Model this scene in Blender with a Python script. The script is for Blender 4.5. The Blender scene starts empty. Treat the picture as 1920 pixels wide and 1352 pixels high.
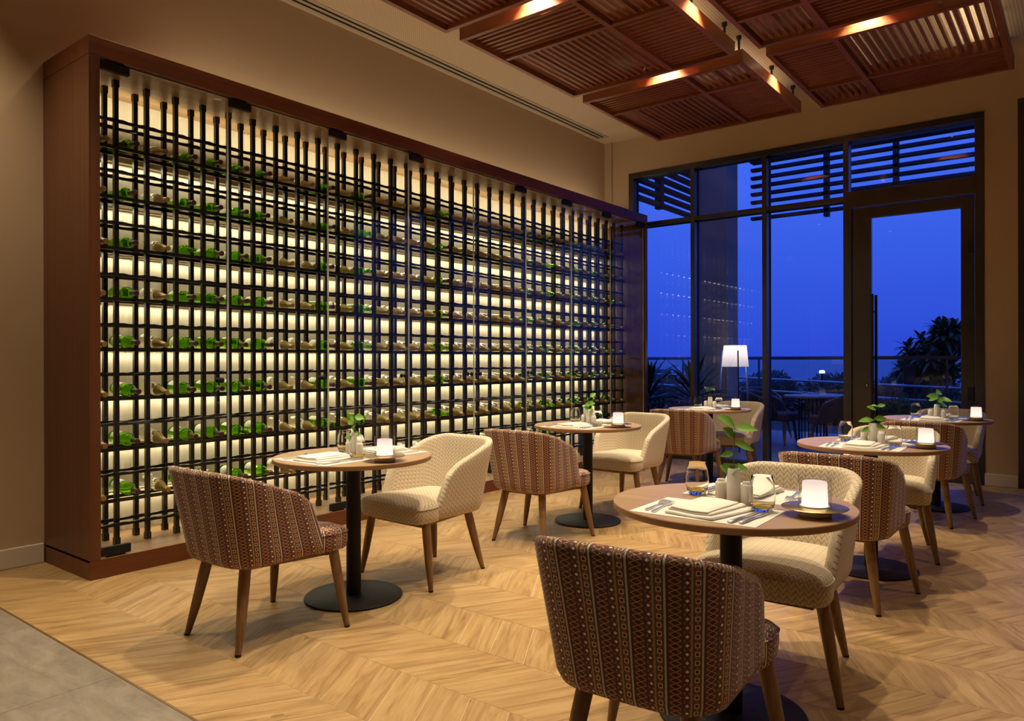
import bpy, bmesh, math, random
from mathutils import Vector, Matrix
random.seed(7)
PI = math.pi
SC = bpy.context.scene
COL = SC.collection

# ------------------------------------------------------------------ camera
H = 1.276
YAW, PITCH, ROLL = 0.6641, -0.0007, -0.0023
FPX = 1378.7
fw = Vector((-math.sin(YAW)*math.cos(PITCH), math.cos(YAW)*math.cos(PITCH), math.sin(PITCH)))
rt = Vector((math.cos(YAW), math.sin(YAW), 0)); up = rt.cross(fw)
cr = rt*math.cos(ROLL)+up*math.sin(ROLL); cu = -rt*math.sin(ROLL)+up*math.cos(ROLL)
cam = bpy.data.cameras.new('camera'); camo = bpy.data.objects.new('camera', cam); COL.objects.link(camo)
cam.sensor_width = 36; cam.lens = FPX/1920*36; cam.clip_end = 5000; cam.clip_start = 0.05
camo.matrix_world = Matrix(((cr.x, cu.x, -fw.x, 0), (cr.y, cu.y, -fw.y, 0), (cr.z, cu.z, -fw.z, H), (0, 0, 0, 1)))
SC.camera = camo
CAMP = Vector((0, 0, H))
def proj(P):
    P = Vector(P)-CAMP; d = P.dot(fw)
    return (960+FPX*P.dot(cr)/d, 676-FPX*P.dot(cu)/d, d)

# ------------------------------------------------------------------ world, exposure
SC.view_settings.view_transform = 'Standard'; SC.view_settings.look = 'None'
SC.view_settings.exposure = 0.0; SC.view_settings.gamma = 1.0
SC.view_settings.use_curve_mapping = False
SC.cycles.transparent_max_bounces = 24
W = bpy.data.worlds.new('dusk_sky'); SC.world = W; W.use_nodes = True
wn = W.node_tree.nodes; wl = W.node_tree.links; wn.clear()
wo = wn.new('ShaderNodeOutputWorld'); wb = wn.new('ShaderNodeBackground')
wt = wn.new('ShaderNodeTexCoord'); ws = wn.new('ShaderNodeSeparateXYZ'); wr = wn.new('ShaderNodeValToRGB')
wl.new(wt.outputs['Generated'], ws.inputs[0]); wl.new(ws.outputs['Z'], wr.inputs[0])
wr.color_ramp.elements[0].position = 0.0; wr.color_ramp.elements[0].color = (0.028, 0.075, 0.74, 1)
wr.color_ramp.elements[1].position = 0.35; wr.color_ramp.elements[1].color = (0.075, 0.20, 1.15, 1)
wl.new(wr.outputs[0], wb.inputs['Color']); wb.inputs['Strength'].default_value = 1.0
wl.new(wb.outputs[0], wo.inputs[0])
LAMP_COL = (1.0, 0.81, 0.56)

# ------------------------------------------------------------------ node helper
class G:
    def __init__(s, name):
        s.mat = bpy.data.materials.new(name); s.mat.use_nodes = True
        s.nt = s.mat.node_tree; s.nt.nodes.clear()
        s.out = s.n('ShaderNodeOutputMaterial')
    def n(s, t, **kw):
        x = s.nt.nodes.new(t)
        for k, v in kw.items(): setattr(x, k, v)
        return x
    def set(s, sock, v):
        if v is None: return
        if isinstance(v, bpy.types.NodeSocket): s.nt.links.new(v, sock)
        elif isinstance(v, (tuple, list)) and len(v) == 3 and sock.type == 'RGBA': sock.default_value = (*v, 1)
        else: sock.default_value = v
    def m(s, op, a, b=None, c=None):
        x = s.n('ShaderNodeMath', operation=op)
        for i, v in enumerate((a, b, c)): s.set(x.inputs[i], v)
        return x.outputs[0]
    def vm(s, op, a, b):
        x = s.n('ShaderNodeVectorMath', operation=op); s.set(x.inputs[0], a); s.set(x.inputs[1], b); return x.outputs[0]
    def mix(s, f, a, b, blend='MIX'):
        x = s.n('ShaderNodeMix', data_type='RGBA', blend_type=blend)
        s.set(x.inputs[0], f); s.set(x.inputs[6], a); s.set(x.inputs[7], b); return x.outputs[2]
    def uv(s): return s.n('ShaderNodeTexCoord').outputs['UV']
    def oc(s): return s.n('ShaderNodeTexCoord').outputs['Object']
    def sep(s, v):
        x = s.n('ShaderNodeSeparateXYZ'); s.set(x.inputs[0], v); return x.outputs
    def noise(s, vec, scale, detail=3, rough=0.55, dist=0.0):
        x = s.n('ShaderNodeTexNoise'); s.set(x.inputs['Vector'], vec); x.inputs['Scale'].default_value = scale
        x.inputs['Detail'].default_value = detail; x.inputs['Roughness'].default_value = rough; x.inputs['Distortion'].default_value = dist
        return x.outputs['Fac']
    def ramp(s, f, stops, interp='LINEAR'):
        x = s.n('ShaderNodeValToRGB'); s.set(x.inputs[0], f); r = x.color_ramp; r.interpolation = interp
        while len(r.elements) < len(stops): r.elements.new(0.5)
        for e, (p, c) in zip(r.elements, stops): e.position = p; e.color = (*c, 1)
        return x.outputs[0]
    def bump(s, h, strength=0.3, dist=0.01):
        x = s.n('ShaderNodeBump'); s.set(x.inputs['Height'], h); x.inputs['Strength'].default_value = strength
        x.inputs['Distance'].default_value = dist; return x.outputs[0]
    def pbr(s, col, rough=0.5, metal=0.0, normal=None, **kw):
        x = s.n('ShaderNodeBsdfPrincipled'); s.set(x.inputs['Base Color'], col); s.set(x.inputs['Roughness'], rough)
        x.inputs['Metallic'].default_value = metal
        if normal is not None: s.set(x.inputs['Normal'], normal)
        for k, v in kw.items(): s.set(x.inputs[k.replace('_', ' ')], v)
        s.nt.links.new(x.outputs[0], s.out.inputs[0]); return s.mat

def plain(name, col, rough=0.5, metal=0.0, **kw): return G(name).pbr(col, rough, metal, **kw)

def wood(name, dark, mid, light, scale=(1.2, 16), rough=0.4, axis='x', uvmode=True, contrast=1.0):
    g = G(name); v = g.uv() if uvmode else g.oc()
    sx = g.n('ShaderNodeMapping'); g.set(sx.inputs['Vector'], v)
    a, b = scale
    sx.inputs['Scale'].default_value = (a, b, b) if axis == 'x' else ((b, a, b) if axis == 'y' else (b, b, a))
    f = g.noise(sx.outputs[0], 1.0, 5, 0.6, 0.6)
    sy = g.n('ShaderNodeMapping'); g.set(sy.inputs['Vector'], v)
    sy.inputs['Scale'].default_value = tuple(4*x for x in sx.inputs['Scale'].default_value)
    f2 = g.noise(sy.outputs[0], 1.6, 3, 0.6)
    ff = g.m('ADD', g.m('MULTIPLY', f, 0.75), g.m('MULTIPLY', f2, 0.25))
    c = g.ramp(ff, [(0.5-0.2/contrast, dark), (0.5, mid), (0.5+0.18/contrast, light)])
    return g.pbr(c, rough, 0, g.bump(f2, 0.08, 0.002))

def glass_pane(name, tint=(0.92, 0.95, 0.95), ior=1.5):
    g = G(name)
    t = g.n('ShaderNodeBsdfTransparent'); g.set(t.inputs[0], tint)
    s = g.n('ShaderNodeBsdfGlossy'); s.inputs['Roughness'].default_value = 0.0
    f = g.n('ShaderNodeFresnel'); f.inputs[0].default_value = ior
    x = g.n('ShaderNodeMixShader'); ge = g.n('ShaderNodeNewGeometry'); g.set(x.inputs[0], g.m('MULTIPLY', g.m('MINIMUM', f.outputs[0], 0.9), g.m('SUBTRACT', 1.0, ge.outputs['Backfacing'])))
    g.nt.links.new(t.outputs[0], x.inputs[1]); g.nt.links.new(s.outputs[0], x.inputs[2])
    g.nt.links.new(x.outputs[0], g.out.inputs[0]); return g.mat

def real_glass(name, col, ior=1.48, rough=0.0):
    g = G(name); b = g.n('ShaderNodeBsdfGlass'); g.set(b.inputs['Color'], col); b.inputs['IOR'].default_value = ior
    b.inputs['Roughness'].default_value = rough
    g.nt.links.new(b.outputs[0], g.out.inputs[0]); return g.mat

def emit(name, col, s):
    g = G(name); e = g.n('ShaderNodeEmission'); g.set(e.inputs[0], col); e.inputs[1].default_value = s
    g.nt.links.new(e.outputs[0], g.out.inputs[0]); return g.mat

# ------------------------------------------------------------------ materials
def fabric_pattern():
    g = G('woven_stripe_fabric'); o = g.sep(g.uv()); u, v = o[0], o[1]
    P = 0.094
    U = g.m('FRACT', g.m('DIVIDE', g.m('ADD', u, 5.0), P))
    base = g.ramp(U, [(0, (0.030, 0.008, 0.007)), (0.36, (0.045, 0.022, 0.032)), (0.40, (0.036, 0.009, 0.010)), (0.575, (0.34, 0.23, 0.11)),
                      (0.635, (0.055, 0.032, 0.026)), (0.885, (0.50, 0.43, 0.33)), (0.945, (0.040, 0.018, 0.028))], 'CONSTANT')
    fine = g.m('FRACT', g.m('DIVIDE', v, 0.0030))
    def zone(c): return g.m('MULTIPLY', g.m('SUBTRACT', U, c), P)
    def lt(a, b): return g.m('LESS_THAN', a, b)
    def ab(a): return g.m('ABSOLUTE', a)
    V = g.m('ADD', v, 3.0)
    # lattice of crossing zigzags
    d = zone(0.18); hp = 0.0155
    tr = g.m('SUBTRACT', g.m('DIVIDE', g.m('PINGPONG', V, hp), hp), 0.5)
    t3 = g.m('MULTIPLY', tr, 0.029)
    l1 = lt(ab(g.m('SUBTRACT', d, t3)), 0.0019); l2 = lt(ab(g.m('ADD', d, t3)), 0.0019)
    inA = lt(ab(d), 0.0168)
    dv = g.m('MULTIPLY', g.m('SUBTRACT', g.m('FRACT', g.m('DIVIDE', V, hp)), 0.5), hp)
    rose = g.m('MULTIPLY', inA, g.m('GREATER_THAN', ab(d), g.m('ABSOLUTE', t3)))
    col = g.mix(rose, base, (0.10, 0.027, 0.026))
    col = g.mix(g.m('MULTIPLY', inA, g.m('MAXIMUM', l1, l2)), col, (0.56, 0.30, 0.14))
    # pale lozenges
    d = zone(0.4875); pb = 0.0235
    dvb = g.m('MULTIPLY', g.m('SUBTRACT', g.m('FRACT', g.m('DIVIDE', V, pb)), 0.5), pb)
    dm = g.m('ADD', g.m('MULTIPLY', ab(d), 0.9), ab(dvb)); inB = lt(ab(d), 0.0086)
    col = g.mix(g.m('MULTIPLY', inB, g.m('GREATER_THAN', dm, 0.0135)), col, (0.26, 0.12, 0.06))
    col = g.mix(g.m('MULTIPLY', inB, lt(dm, 0.0105)), col, (0.19, 0.06, 0.055))
    col = g.mix(g.m('MULTIPLY', inB, lt(dm, 0.0080)), col, (0.010, 0.008, 0.009))
    col = g.mix(g.m('MULTIPLY', inB, lt(dm, 0.0048)), col, (0.86, 0.80, 0.68))
    # ringed squares
    d = zone(0.76); pc = 0.0235
    dv2 = g.m('MULTIPLY', g.m('SUBTRACT', g.m('FRACT', g.m('DIVIDE', V, pc)), 0.5), pc)
    mx = g.m('MAXIMUM', ab(d), ab(dv2))
    spk = g.noise(g.vm('MULTIPLY', g.uv(), (330, 330, 1)), 1.0, 1)
    inC = lt(ab(d), 0.0114)
    col = g.mix(g.m('MULTIPLY', inC, g.m('GREATER_THAN', spk, 0.55)), col, (0.14, 0.11, 0.075))
    col = g.mix(g.m('MULTIPLY', inC, g.m('LESS_THAN', spk, 0.42)), col, (0.022, 0.026, 0.045))
    col = g.mix(lt(mx, 0.0066), col, (0.62, 0.47, 0.26))
    col = g.mix(lt(mx, 0.0040), col, (0.03, 0.012, 0.012))
    dv3 = g.m('MULTIPLY', g.m('SUBTRACT', g.m('FRACT', g.m('ADD', g.m('DIVIDE', V, pc), 0.5)), 0.5), pc)
    col = g.mix(lt(g.m('MAXIMUM', ab(d), ab(dv3)), 0.0042), col, (0.32, 0.075, 0.06))
    col = g.mix(g.m('MULTIPLY', lt(fine, 0.35), 0.22), col, (0.04, 0.015, 0.012))
    b = g.noise(g.vm('MULTIPLY', g.uv(), (700, 900, 1)), 1.0, 1)
    return g.pbr(g.mix(1.0, g.mix(0.06, col, (0.30, 0.16, 0.13)), (1.4, 1.4, 1.4), 'MULTIPLY'), 0.85, 0, g.bump(b, 0.25, 0.001), Sheen_Weight=0.2)

def fabric_cream():
    g = G('cream_chevron_fabric'); o = g.sep(g.uv()); u, v = o[0], o[1]
    pu, pv = 0.030, 0.0235
    cu_ = g.m('DIVIDE', g.m('PINGPONG', g.m('ADD', u, 4.0), pu/2), pu/2)
    t = g.m('FRACT', g.m('ADD', g.m('DIVIDE', g.m('ADD', v, 4.0), pv), g.m('MULTIPLY', cu_, 0.95)))
    fib = g.noise(g.vm('MULTIPLY', g.uv(), (900, 300, 1)), 1.0, 2)
    line = g.m('LESS_THAN', t, g.m('ADD', 0.22, g.m('MULTIPLY', fib, 0.12)))
    edge = g.m('MULTIPLY', g.m('LESS_THAN', cu_, 0.10), 0.6)
    c = g.mix(g.m('MAXIMUM', line, edge), (0.66, 0.57, 0.42), (0.33, 0.25, 0.155))
    c = g.mix(g.m('MULTIPLY', fib, 0.30), c, (0.46, 0.38, 0.26))
    return g.pbr(c, 0.9, 0, g.bump(g.m('ADD', g.m('MULTIPLY', line, -0.6), fib), 0.4, 0.0012), Sheen_Weight=0.15)

def floor_wood():
    g = G('oak_plank'); uv = g.uv()
    mp = g.vm('MULTIPLY', uv, (1.5, 15.0, 1)); f = g.noise(mp, 1.0, 6, 0.66, 1.4)
    mp2 = g.vm('MULTIPLY', uv, (7.0, 130.0, 1)); f2 = g.noise(mp2, 1.0, 3, 0.6)
    mp3 = g.vm('MULTIPLY', uv, (0.7, 0.9, 1)); f3 = g.noise(mp3, 1.0, 1)
    kn = g.n('ShaderNodeTexVoronoi'); g.set(kn.inputs['Vector'], g.vm('MULTIPLY', uv, (3.0, 6.5, 1))); kn.inputs['Scale'].default_value = 1.0
    knot = g.m('LESS_THAN', kn.outputs['Distance'], g.m('MULTIPLY', g.m('GREATER_THAN', g.sep(kn.outputs['Color'])[0], 0.86), 0.10))
    ff = g.m('ADD', g.m('MULTIPLY', f, 0.8), g.m('MULTIPLY', f2, 0.2))
    c = g.ramp(ff, [(0.32, (0.165, 0.085, 0.028)), (0.42, (0.295, 0.175, 0.066)), (0.53, (0.415, 0.268, 0.113)), (0.68, (0.50, 0.345, 0.16))])
    c = g.mix(g.m('MULTIPLY', f3, 0.3), c, (0.33, 0.20, 0.078))
    c = g.mix(g.m('MULTIPLY', knot, 0.6), c, (0.16, 0.075, 0.025))
    return g.pbr(c, g.m('ADD', 0.34, g.m('MULTIPLY', f2, 0.2)), 0, g.bump(f2, 0.10, 0.001), Specular_IOR_Level=0.4)

def stone():
    g = G('grey_stone'); o = g.oc()
    f = g.noise(g.vm('MULTIPLY', o, (2.0, 6.0, 2.0)), 1.5, 6, 0.65, 1.0); f2 = g.noise(o, 40, 3)
    c = g.ramp(g.m('ADD', g.m('MULTIPLY', f, 0.8), g.m('MULTIPLY', f2, 0.2)), [(0.3, (0.15, 0.125, 0.095)), (0.55, (0.24, 0.205, 0.16)), (0.75, (0.32, 0.275, 0.215))])
    return g.pbr(c, 0.5, 0, g.bump(f2, 0.1, 0.002))

def perf_ceiling():
    g = G('perforated_ceiling'); o = g.sep(g.oc())
    fx = g.m('SUBTRACT', g.m('FRACT', g.m('DIVIDE', o[0], 0.026)), 0.5); fy = g.m('SUBTRACT', g.m('FRACT', g.m('DIVIDE', o[1], 0.026)), 0.5)
    r = g.m('SQRT', g.m('ADD', g.m('MULTIPLY', fx, fx), g.m('MULTIPLY', fy, fy)))
    hole = g.m('MULTIPLY', g.m('LESS_THAN', r, 0.26), g.m('LESS_THAN', o[1], 8.2))
    c = g.mix(hole, (0.60, 0.46, 0.30), (0.31, 0.225, 0.135))
    return g.pbr(c, 0.8)

def wall_paint(name, col):
    g = G(name); f = g.noise(g.oc(), 60, 3); return g.pbr(col, 0.75, 0, g.bump(f, 0.05, 0.002))

def fluted_panel():
    g = G('fluted_cream_panel'); o = g.sep(g.oc())
    t = g.m('PINGPONG', o[1], 0.006); k = g.m('DIVIDE', t, 0.006)
    c = g.mix(k, (0.62, 0.53, 0.36), (0.76, 0.68, 0.50))
    return g.pbr(c, 0.6, 0, g.bump(k, 0.4, 0.004))

def leaf_mat(name, c1, c2):
    g = G(name); f = g.noise(g.oc(), 9, 2); c = g.mix(f, c1, c2)
    return g.pbr(c, 0.4, 0, Subsurface_Weight=0.0)

M = {}
M['pattern'] = fabric_pattern(); M['cream'] = fabric_cream(); M['floor'] = floor_wood(); M['stone'] = stone()
M['ceiling'] = perf_ceiling(); M['flute'] = fluted_panel()
M['wall'] = wall_paint('beige_wall_paint', (0.50, 0.365, 0.225)); M['skirting'] = plain('skirting_white', (0.62, 0.56, 0.46), 0.5)
M['mahogany'] = wood('mahogany_veneer', (0.085, 0.020, 0.006), (0.135, 0.036, 0.010), (0.18, 0.055, 0.017), (0.6, 14), 0.35, 'y', False)
M['mahogany_v'] = wood('mahogany_veneer_upright', (0.080, 0.026, 0.008), (0.115, 0.039, 0.012), (0.15, 0.055, 0.019), (0.5, 40), 0.35, 'z', False)
M['inner_wood'] = wood('cabinet_lining_wood', (0.22, 0.115, 0.045), (0.32, 0.18, 0.075), (0.40, 0.24, 0.11), (0.8, 18), 0.4, 'y', False)
M['slat'] = wood('ceiling_slat_wood', (0.15, 0.038, 0.013), (0.24, 0.070, 0.024), (0.32, 0.105, 0.038), (0.7, 24), 0.38, 'x', False)
M['slat_y'] = wood('ceiling_frame_wood', (0.15, 0.038, 0.013), (0.24, 0.070, 0.024), (0.32, 0.105, 0.038), (0.7, 24), 0.38, 'y', False)
M['leg'] = wood('walnut_leg', (0.11, 0.052, 0.020), (0.20, 0.105, 0.042), (0.275, 0.15, 0.062), (2, 40), 0.42, 'z', False)
M['top'] = wood('table_laminate', (0.31, 0.195, 0.10), (0.37, 0.24, 0.128), (0.43, 0.285, 0.155), (1.2, 26), 0.38, 'x', False)
M['edge'] = plain('table_edge_wood', (0.30, 0.165, 0.075), 0.45)
M['black'] = plain('black_powdercoat', (0.010, 0.009, 0.009), 0.5, Specular_IOR_Level=0.25)
M['rack'] = plain('black_rack_steel', (0.012, 0.011, 0.011), 0.38, 0.3)
M['bronze'] = plain('dark_bronze_aluminium', (0.030, 0.026, 0.024), 0.4, 0.3, Coat_Weight=1.0, Coat_Roughness=0.22)
M['pane'] = glass_pane('clear_pane'); M['cabglass'] = glass_pane('cabinet_pane', (0.97, 0.98, 0.96), 1.33)
M['gedge'] = plain('glass_edge', (0.55, 0.60, 0.52), 0.2, 0, Emission_Strength=0.0)
M['green'] = real_glass('green_bottle_glass', (0.62, 0.86, 0.22)); M['clear'] = real_glass('clear_bottle_glass', (0.985, 0.98, 0.94))
M['glass'] = real_glass('tumbler_glass', (0.985, 0.985, 0.98), 1.20); M['glassbase'] = real_glass('painted_reflection_glass', (0.98, 0.90, 0.58), 1.3)  # amber tint of glassbase paints in the wood reflection at the tumbler bottom
M['burgundy'] = plain('burgundy_capsule', (0.075, 0.016, 0.022), 0.35)
M['gold'] = plain('gold_foil', (0.40, 0.27, 0.085), 0.38, 0.65)
M['label'] = plain('bottle_label_paper', (0.50, 0.50, 0.38), 0.7)
M['white_cer'] = plain('white_ceramic', (0.72, 0.70, 0.64), 0.25)
M['linen'] = plain('white_napkin_linen', (0.76, 0.73, 0.66), 0.9)
M['paper'] = plain('placemat_paper', (0.70, 0.69, 0.64), 0.8)
M['steel'] = plain('polished_steel', (0.74, 0.72, 0.69), 0.34, 1.0)
M['brass'] = plain('brushed_brass', (0.55, 0.42, 0.20), 0.3, 1.0)
M['lampbase'] = plain('pale_lamp_base', (0.72, 0.60, 0.50), 0.5)
M['leaf'] = leaf_mat('sprig_leaf', (0.09, 0.24, 0.015), (0.18, 0.38, 0.04)); M['leafdk'] = leaf_mat('shrub_leaf', (0.014, 0.045, 0.018), (0.03, 0.085, 0.03))
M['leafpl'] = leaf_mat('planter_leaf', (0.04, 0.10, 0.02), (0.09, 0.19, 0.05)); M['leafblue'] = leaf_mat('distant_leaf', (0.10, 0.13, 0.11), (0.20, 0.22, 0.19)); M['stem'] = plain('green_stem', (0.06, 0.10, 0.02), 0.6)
M['bark'] = plain('pale_bark', (0.10, 0.085, 0.07), 0.8)
M['rod'] = plain('black_rod', (0.008, 0.008, 0.008), 0.5)

# ------------------------------------------------------------------ mesh helpers
class MB:
    """collects vertices and faces for ONE mesh"""
    def __init__(s): s.v = []; s.f = []; s.uv = None; s.mi = []; s.cur = 0
    def add(s, vs, fs):
        o = len(s.v); s.v += [tuple(x) for x in vs]; s.f += [tuple(i+o for i in q) for q in fs]; s.mi += [s.cur]*len(fs)
        return o
    def box(s, x0, x1, y0, y1, z0, z1):
        s.add([(x0,y0,z0),(x1,y0,z0),(x1,y1,z0),(x0,y1,z0),(x0,y0,z1),(x1,y0,z1),(x1,y1,z1),(x0,y1,z1)],
              [(3,2,1,0),(4,5,6,7),(0,1,5,4),(1,2,6,5),(2,3,7,6),(3,0,4,7)]); return s
    def lathe(s, prof, n=24, axis='z', c=(0,0,0), cap=True):
        vs = []
        for r, z in prof:
            for k in range(n):
                a = 2*PI*k/n
                p = (r*math.cos(a), r*math.sin(a), z) if axis == 'z' else (z, r*math.cos(a), r*math.sin(a))
                vs.append((p[0]+c[0], p[1]+c[1], p[2]+c[2]))
        fs = []
        for i in range(len(prof)-1):
            for k in range(n):
                fs.append((i*n+k, i*n+(k+1) % n, (i+1)*n+(k+1) % n, (i+1)*n+k))
        if cap:
            fs.append(tuple(range(n-1, -1, -1))); L = (len(prof)-1)*n; fs.append(tuple(L+k for k in range(n)))
        s.add(vs, fs); return s
    def tube(s, pts, rad, n=8, cap=True):
        pts = [Vector(p) for p in pts]; rs = rad if isinstance(rad, (list, tuple)) else [rad]*len(pts)
        vs = []; ref = None
        for i, p in enumerate(pts):
            t = (pts[min(i+1, len(pts)-1)]-pts[max(i-1, 0)]).normalized()
            if ref is None: ref = Vector((1, 0, 0)) if abs(t.x) < 0.9 else Vector((0, 1, 0))
            a = t.cross(ref).normalized(); b = t.cross(a); ref = a.cross(t)
            for k in range(n):
                q = 2*PI*k/n; vs.append(p+(a*math.cos(q)+b*math.sin(q))*rs[i])
        fs = []
        for i in range(len(pts)-1):
            for k in range(n): fs.append((i*n+k, i*n+(k+1) % n, (i+1)*n+(k+1) % n, (i+1)*n+k))
        if cap:
            fs.append(tuple(range(n-1, -1, -1))); L = (len(pts)-1)*n; fs.append(tuple(L+k for k in range(n)))
        s.add(vs, fs); return s
    def prism(s, poly, z0, z1):
        n = len(poly)
        s.add([(x, y, z0) for x, y in poly]+[(x, y, z1) for x, y in poly],
              [tuple(range(n-1, -1, -1)), tuple(range(n, 2*n))]+[(k, (k+1) % n, n+(k+1) % n, n+k) for k in range(n)]); return s
    def mesh(s, name, mats, smooth=False, uv=None, fix=True, angle=None):
        me = bpy.data.meshes.new(name); me.from_pydata(s.v, [], s.f)
        for m_ in (mats if isinstance(mats, (list, tuple)) else [mats]): me.materials.append(m_)
        if any(s.mi): me.polygons.foreach_set('material_index', s.mi)
        if uv:
            L = me.uv_layers.new(name='UVMap')
            if uv == 'box':
                for p in me.polygons:
                    nx, ny, nz = abs(p.normal.x), abs(p.normal.y), abs(p.normal.z)
                    for li in p.loop_indices:
                        c = me.vertices[me.loops[li].vertex_index].co
                        L.data[li].uv = (c.x, c.y) if nz >= max(nx, ny) else ((c.y, c.z) if nx > ny else (c.x, c.z))
            else:
                for p in me.polygons:
                    for li in p.loop_indices: L.data[li].uv = uv[me.loops[li].vertex_index]
        if fix:
            b = bmesh.new(); b.from_mesh(me); bmesh.ops.recalc_face_normals(b, faces=b.faces); b.to_mesh(me); b.free()
        if smooth:
            me.polygons.foreach_set('use_smooth', [True]*len(me.polygons))
            if angle is not None: me.set_sharp_from_angle(angle=math.radians(angle))
        return me
def link(name, me, parent=None, loc=(0, 0, 0), rot=(0, 0, 0)):
    o = bpy.data.objects.new(name, me); COL.objects.link(o); o.location = loc; o.rotation_euler = rot
    if parent is not None: o.parent = parent
    return o
def tag(o, label=None, cat=None, group=None, kind=None):
    if label: o['label'] = label
    if cat: o['category'] = cat
    if group: o['group'] = group
    if kind: o['kind'] = kind
    return o
def thing(name, label, cat, loc=(0, 0, 0), rz=0, group=None):
    return tag(link(name, None, None, loc, (0, 0, rz)), label, cat, group)
def struct(name, me, loc=(0, 0, 0)): return tag(link(name, me, None, loc), kind='structure')
def boxmesh(name, mat, dims, bev=0.0, **kw):
    x0, x1, y0, y1, z0, z1 = dims; m = MB().box(*dims); me = m.mesh(name, mat, **kw)
    if bev:
        b = bmesh.new(); b.from_mesh(me); bmesh.ops.bevel(b, geom=list(b.edges), offset=bev, segments=2, affect='EDGES', profile=0.5)
        b.to_mesh(me); b.free()
    return me
def bx(name, mat, dims, parent=None, bev=0.0, **kw): return link(name, boxmesh(name, mat, dims, bev, **kw), parent)
def copy_tree(o, parent=None):
    c = o.copy(); COL.objects.link(c); c.parent = parent
    for ch in list(o.children): copy_tree(ch, c)
    return c
ORD = ['', 'first', 'second', 'third', 'fourth', 'fifth', 'sixth', 'seventh', 'eighth', 'ninth', 'tenth', 'eleventh', 'twelfth', 'thirteenth', 'fourteenth',
       'fifteenth', 'sixteenth', 'seventeenth', 'eighteenth', 'nineteenth', 'twentieth']
def ordn(k):
    if k <= 20: return ORD[k]
    if k == 30: return 'thirtieth'
    return ('twenty-' if k < 30 else 'thirty-')+ORD[k % 10]

# ------------------------------------------------------------------ room shell
XW, YB, ZC = -5.2225, 8.77, 4.238           # left wall, window wall, ceiling
XR, YN = 3.2, -4.5                            # unseen right wall and rear wall
struct('wall_left', boxmesh('wall_left', M['wall'], (XW-0.2, XW, YN, YB+0.2, 0, ZC)))
struct('wall_right', boxmesh('wall_right', M['wall'], (XR, XR+0.2, YN, YB+0.2, 0, ZC)))
struct('wall_rear', boxmesh('wall_rear', M['wall'], (XW-0.2, XR+0.2, YN-0.2, YN, 0, ZC)))
struct('ceiling', boxmesh('ceiling', M['ceiling'], (XW-0.2, XR+0.2, YN-0.2, YB+0.2, ZC, ZC+0.15)))
WL, WR, WT = -4.857, -0.816, 3.772            # big window opening
W2L, W2R = -0.537, 1.6                        # the next opening along the wall
wb_ = MB(); wb_.box(XW-0.2, WL, YB, YB+0.2, 0, ZC); wb_.box(WL, WR, YB, YB+0.2, WT, ZC); wb_.box(WR, W2L, YB, YB+0.2, 0, ZC)
wb_.box(W2L, W2R, YB, YB+0.2, WT+0.06, ZC); wb_.box(W2R, XR+0.2, YB, YB+0.2, 0, ZC)
struct('wall_window', wb_.mesh('wall_window', M['wall']))
struct('trim_1', boxmesh('trim_1', M['wall'], (XW, -5.11, YB-0.03, YB+0.01, 0, ZC)))
struct('baseboard_left', boxmesh('baseboard_left', M['skirting'], (XW, XW+0.018, YN, 1.84, 0, 0.125), 0.006))
struct('baseboard_window', boxmesh('baseboard_window', M['skirting'], (WR, W2L, YB-0.018, YB, 0, 0.125), 0.006))

# floor: slab with chevron planks and stone tiles on it
floor = struct('floor', boxmesh('floor', plain('floor_grout', (0.66, 0.55, 0.38), 0.7), (XW-0.2, XR+0.2, YN-0.2, YB+0.16, -0.1, -0.0012)))
PW, SH, BAND, Y0 = 0.186, 0.207, 0.3625, 1.365
planks = []
nb = int(math.ceil((YB-Y0)/BAND))
for b in range(nb):
    ya = Y0+b*BAND; yb = min(ya+BAND, YB+0.02); full = (yb-ya)/BAND
    sgn = -1 if b % 2 == 1 else 1
    ph = random.uniform(0, PW)
    n0 = int((XW-0.4-ph)/PW)
    for k in range(n0, int((XR+0.4)/PW)+1):
        x = k*PW+ph
        planks.append((x, ya, yb, sgn*SH*full, random.uniform(0, 60), random.uniform(0, 60)))
def plank_geo(m, uvs, P):
    x, ya, yb, sh, ou, ov = P; g_ = 0.0013
    pts = []
    for (px, py, t) in ((x+g_, ya+g_, 0), (x+PW-g_, ya+g_, 0), (x+PW-g_+sh, yb-g_, 1), (x+g_+sh, yb-g_, 1)):
        pts.append((min(max(px, XW), XR), py))
    m.prism(pts, -0.012, 0.0)
    d = Vector((sh, yb-ya)).normalized()
    for q in (0, 1):
        for (px, py) in pts: uvs.append((px*d.x+py*d.y+ou, -px*d.y+py*d.x+ov))
def seen(P):
    x, y, d = proj((P[0]+PW/2+P[3]/2, (P[1]+P[2])/2, 0))
    return d > 0.3 and -60 < x < 1980 and y < 1420
vis = [P for P in planks if seen(P)]
vis.sort(key=lambda P: (P[0]+PW/2)**2+((P[1]+P[2])/2)**2)
single = set(id(P) for P in vis[:300])
rest = MB(); ruv = []
for P in planks:
    if P[0] > XR or P[0]+PW+abs(P[3]) < XW: continue
    if id(P) in single:
        m = MB(); uvs = []; plank_geo(m, uvs, P); link('plank', m.mesh('plank', M['floor'], uv=uvs), floor)
    else: plank_geo(rest, ruv, P)
tag(link('plank_field', rest.mesh('plank_field', M['floor'], uv=ruv), floor), kind='stuff')
tsz = 0.9
for i in range(-6, 4):
    for j in range(0, 4):
        x0 = -4.9+tsz*(i+5)*1.0; y1 = Y0-0.012-j*tsz
        if x0 > XR: continue
        m = MB().box(max(x0+0.0015, XW), min(x0+tsz-0.0015, XR), y1-tsz+0.0015, y1-0.0015, -0.012, 0.0)
        if x0+tsz > XW: link('stone_tile', m.mesh('stone_tile', M['stone']), floor)
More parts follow.
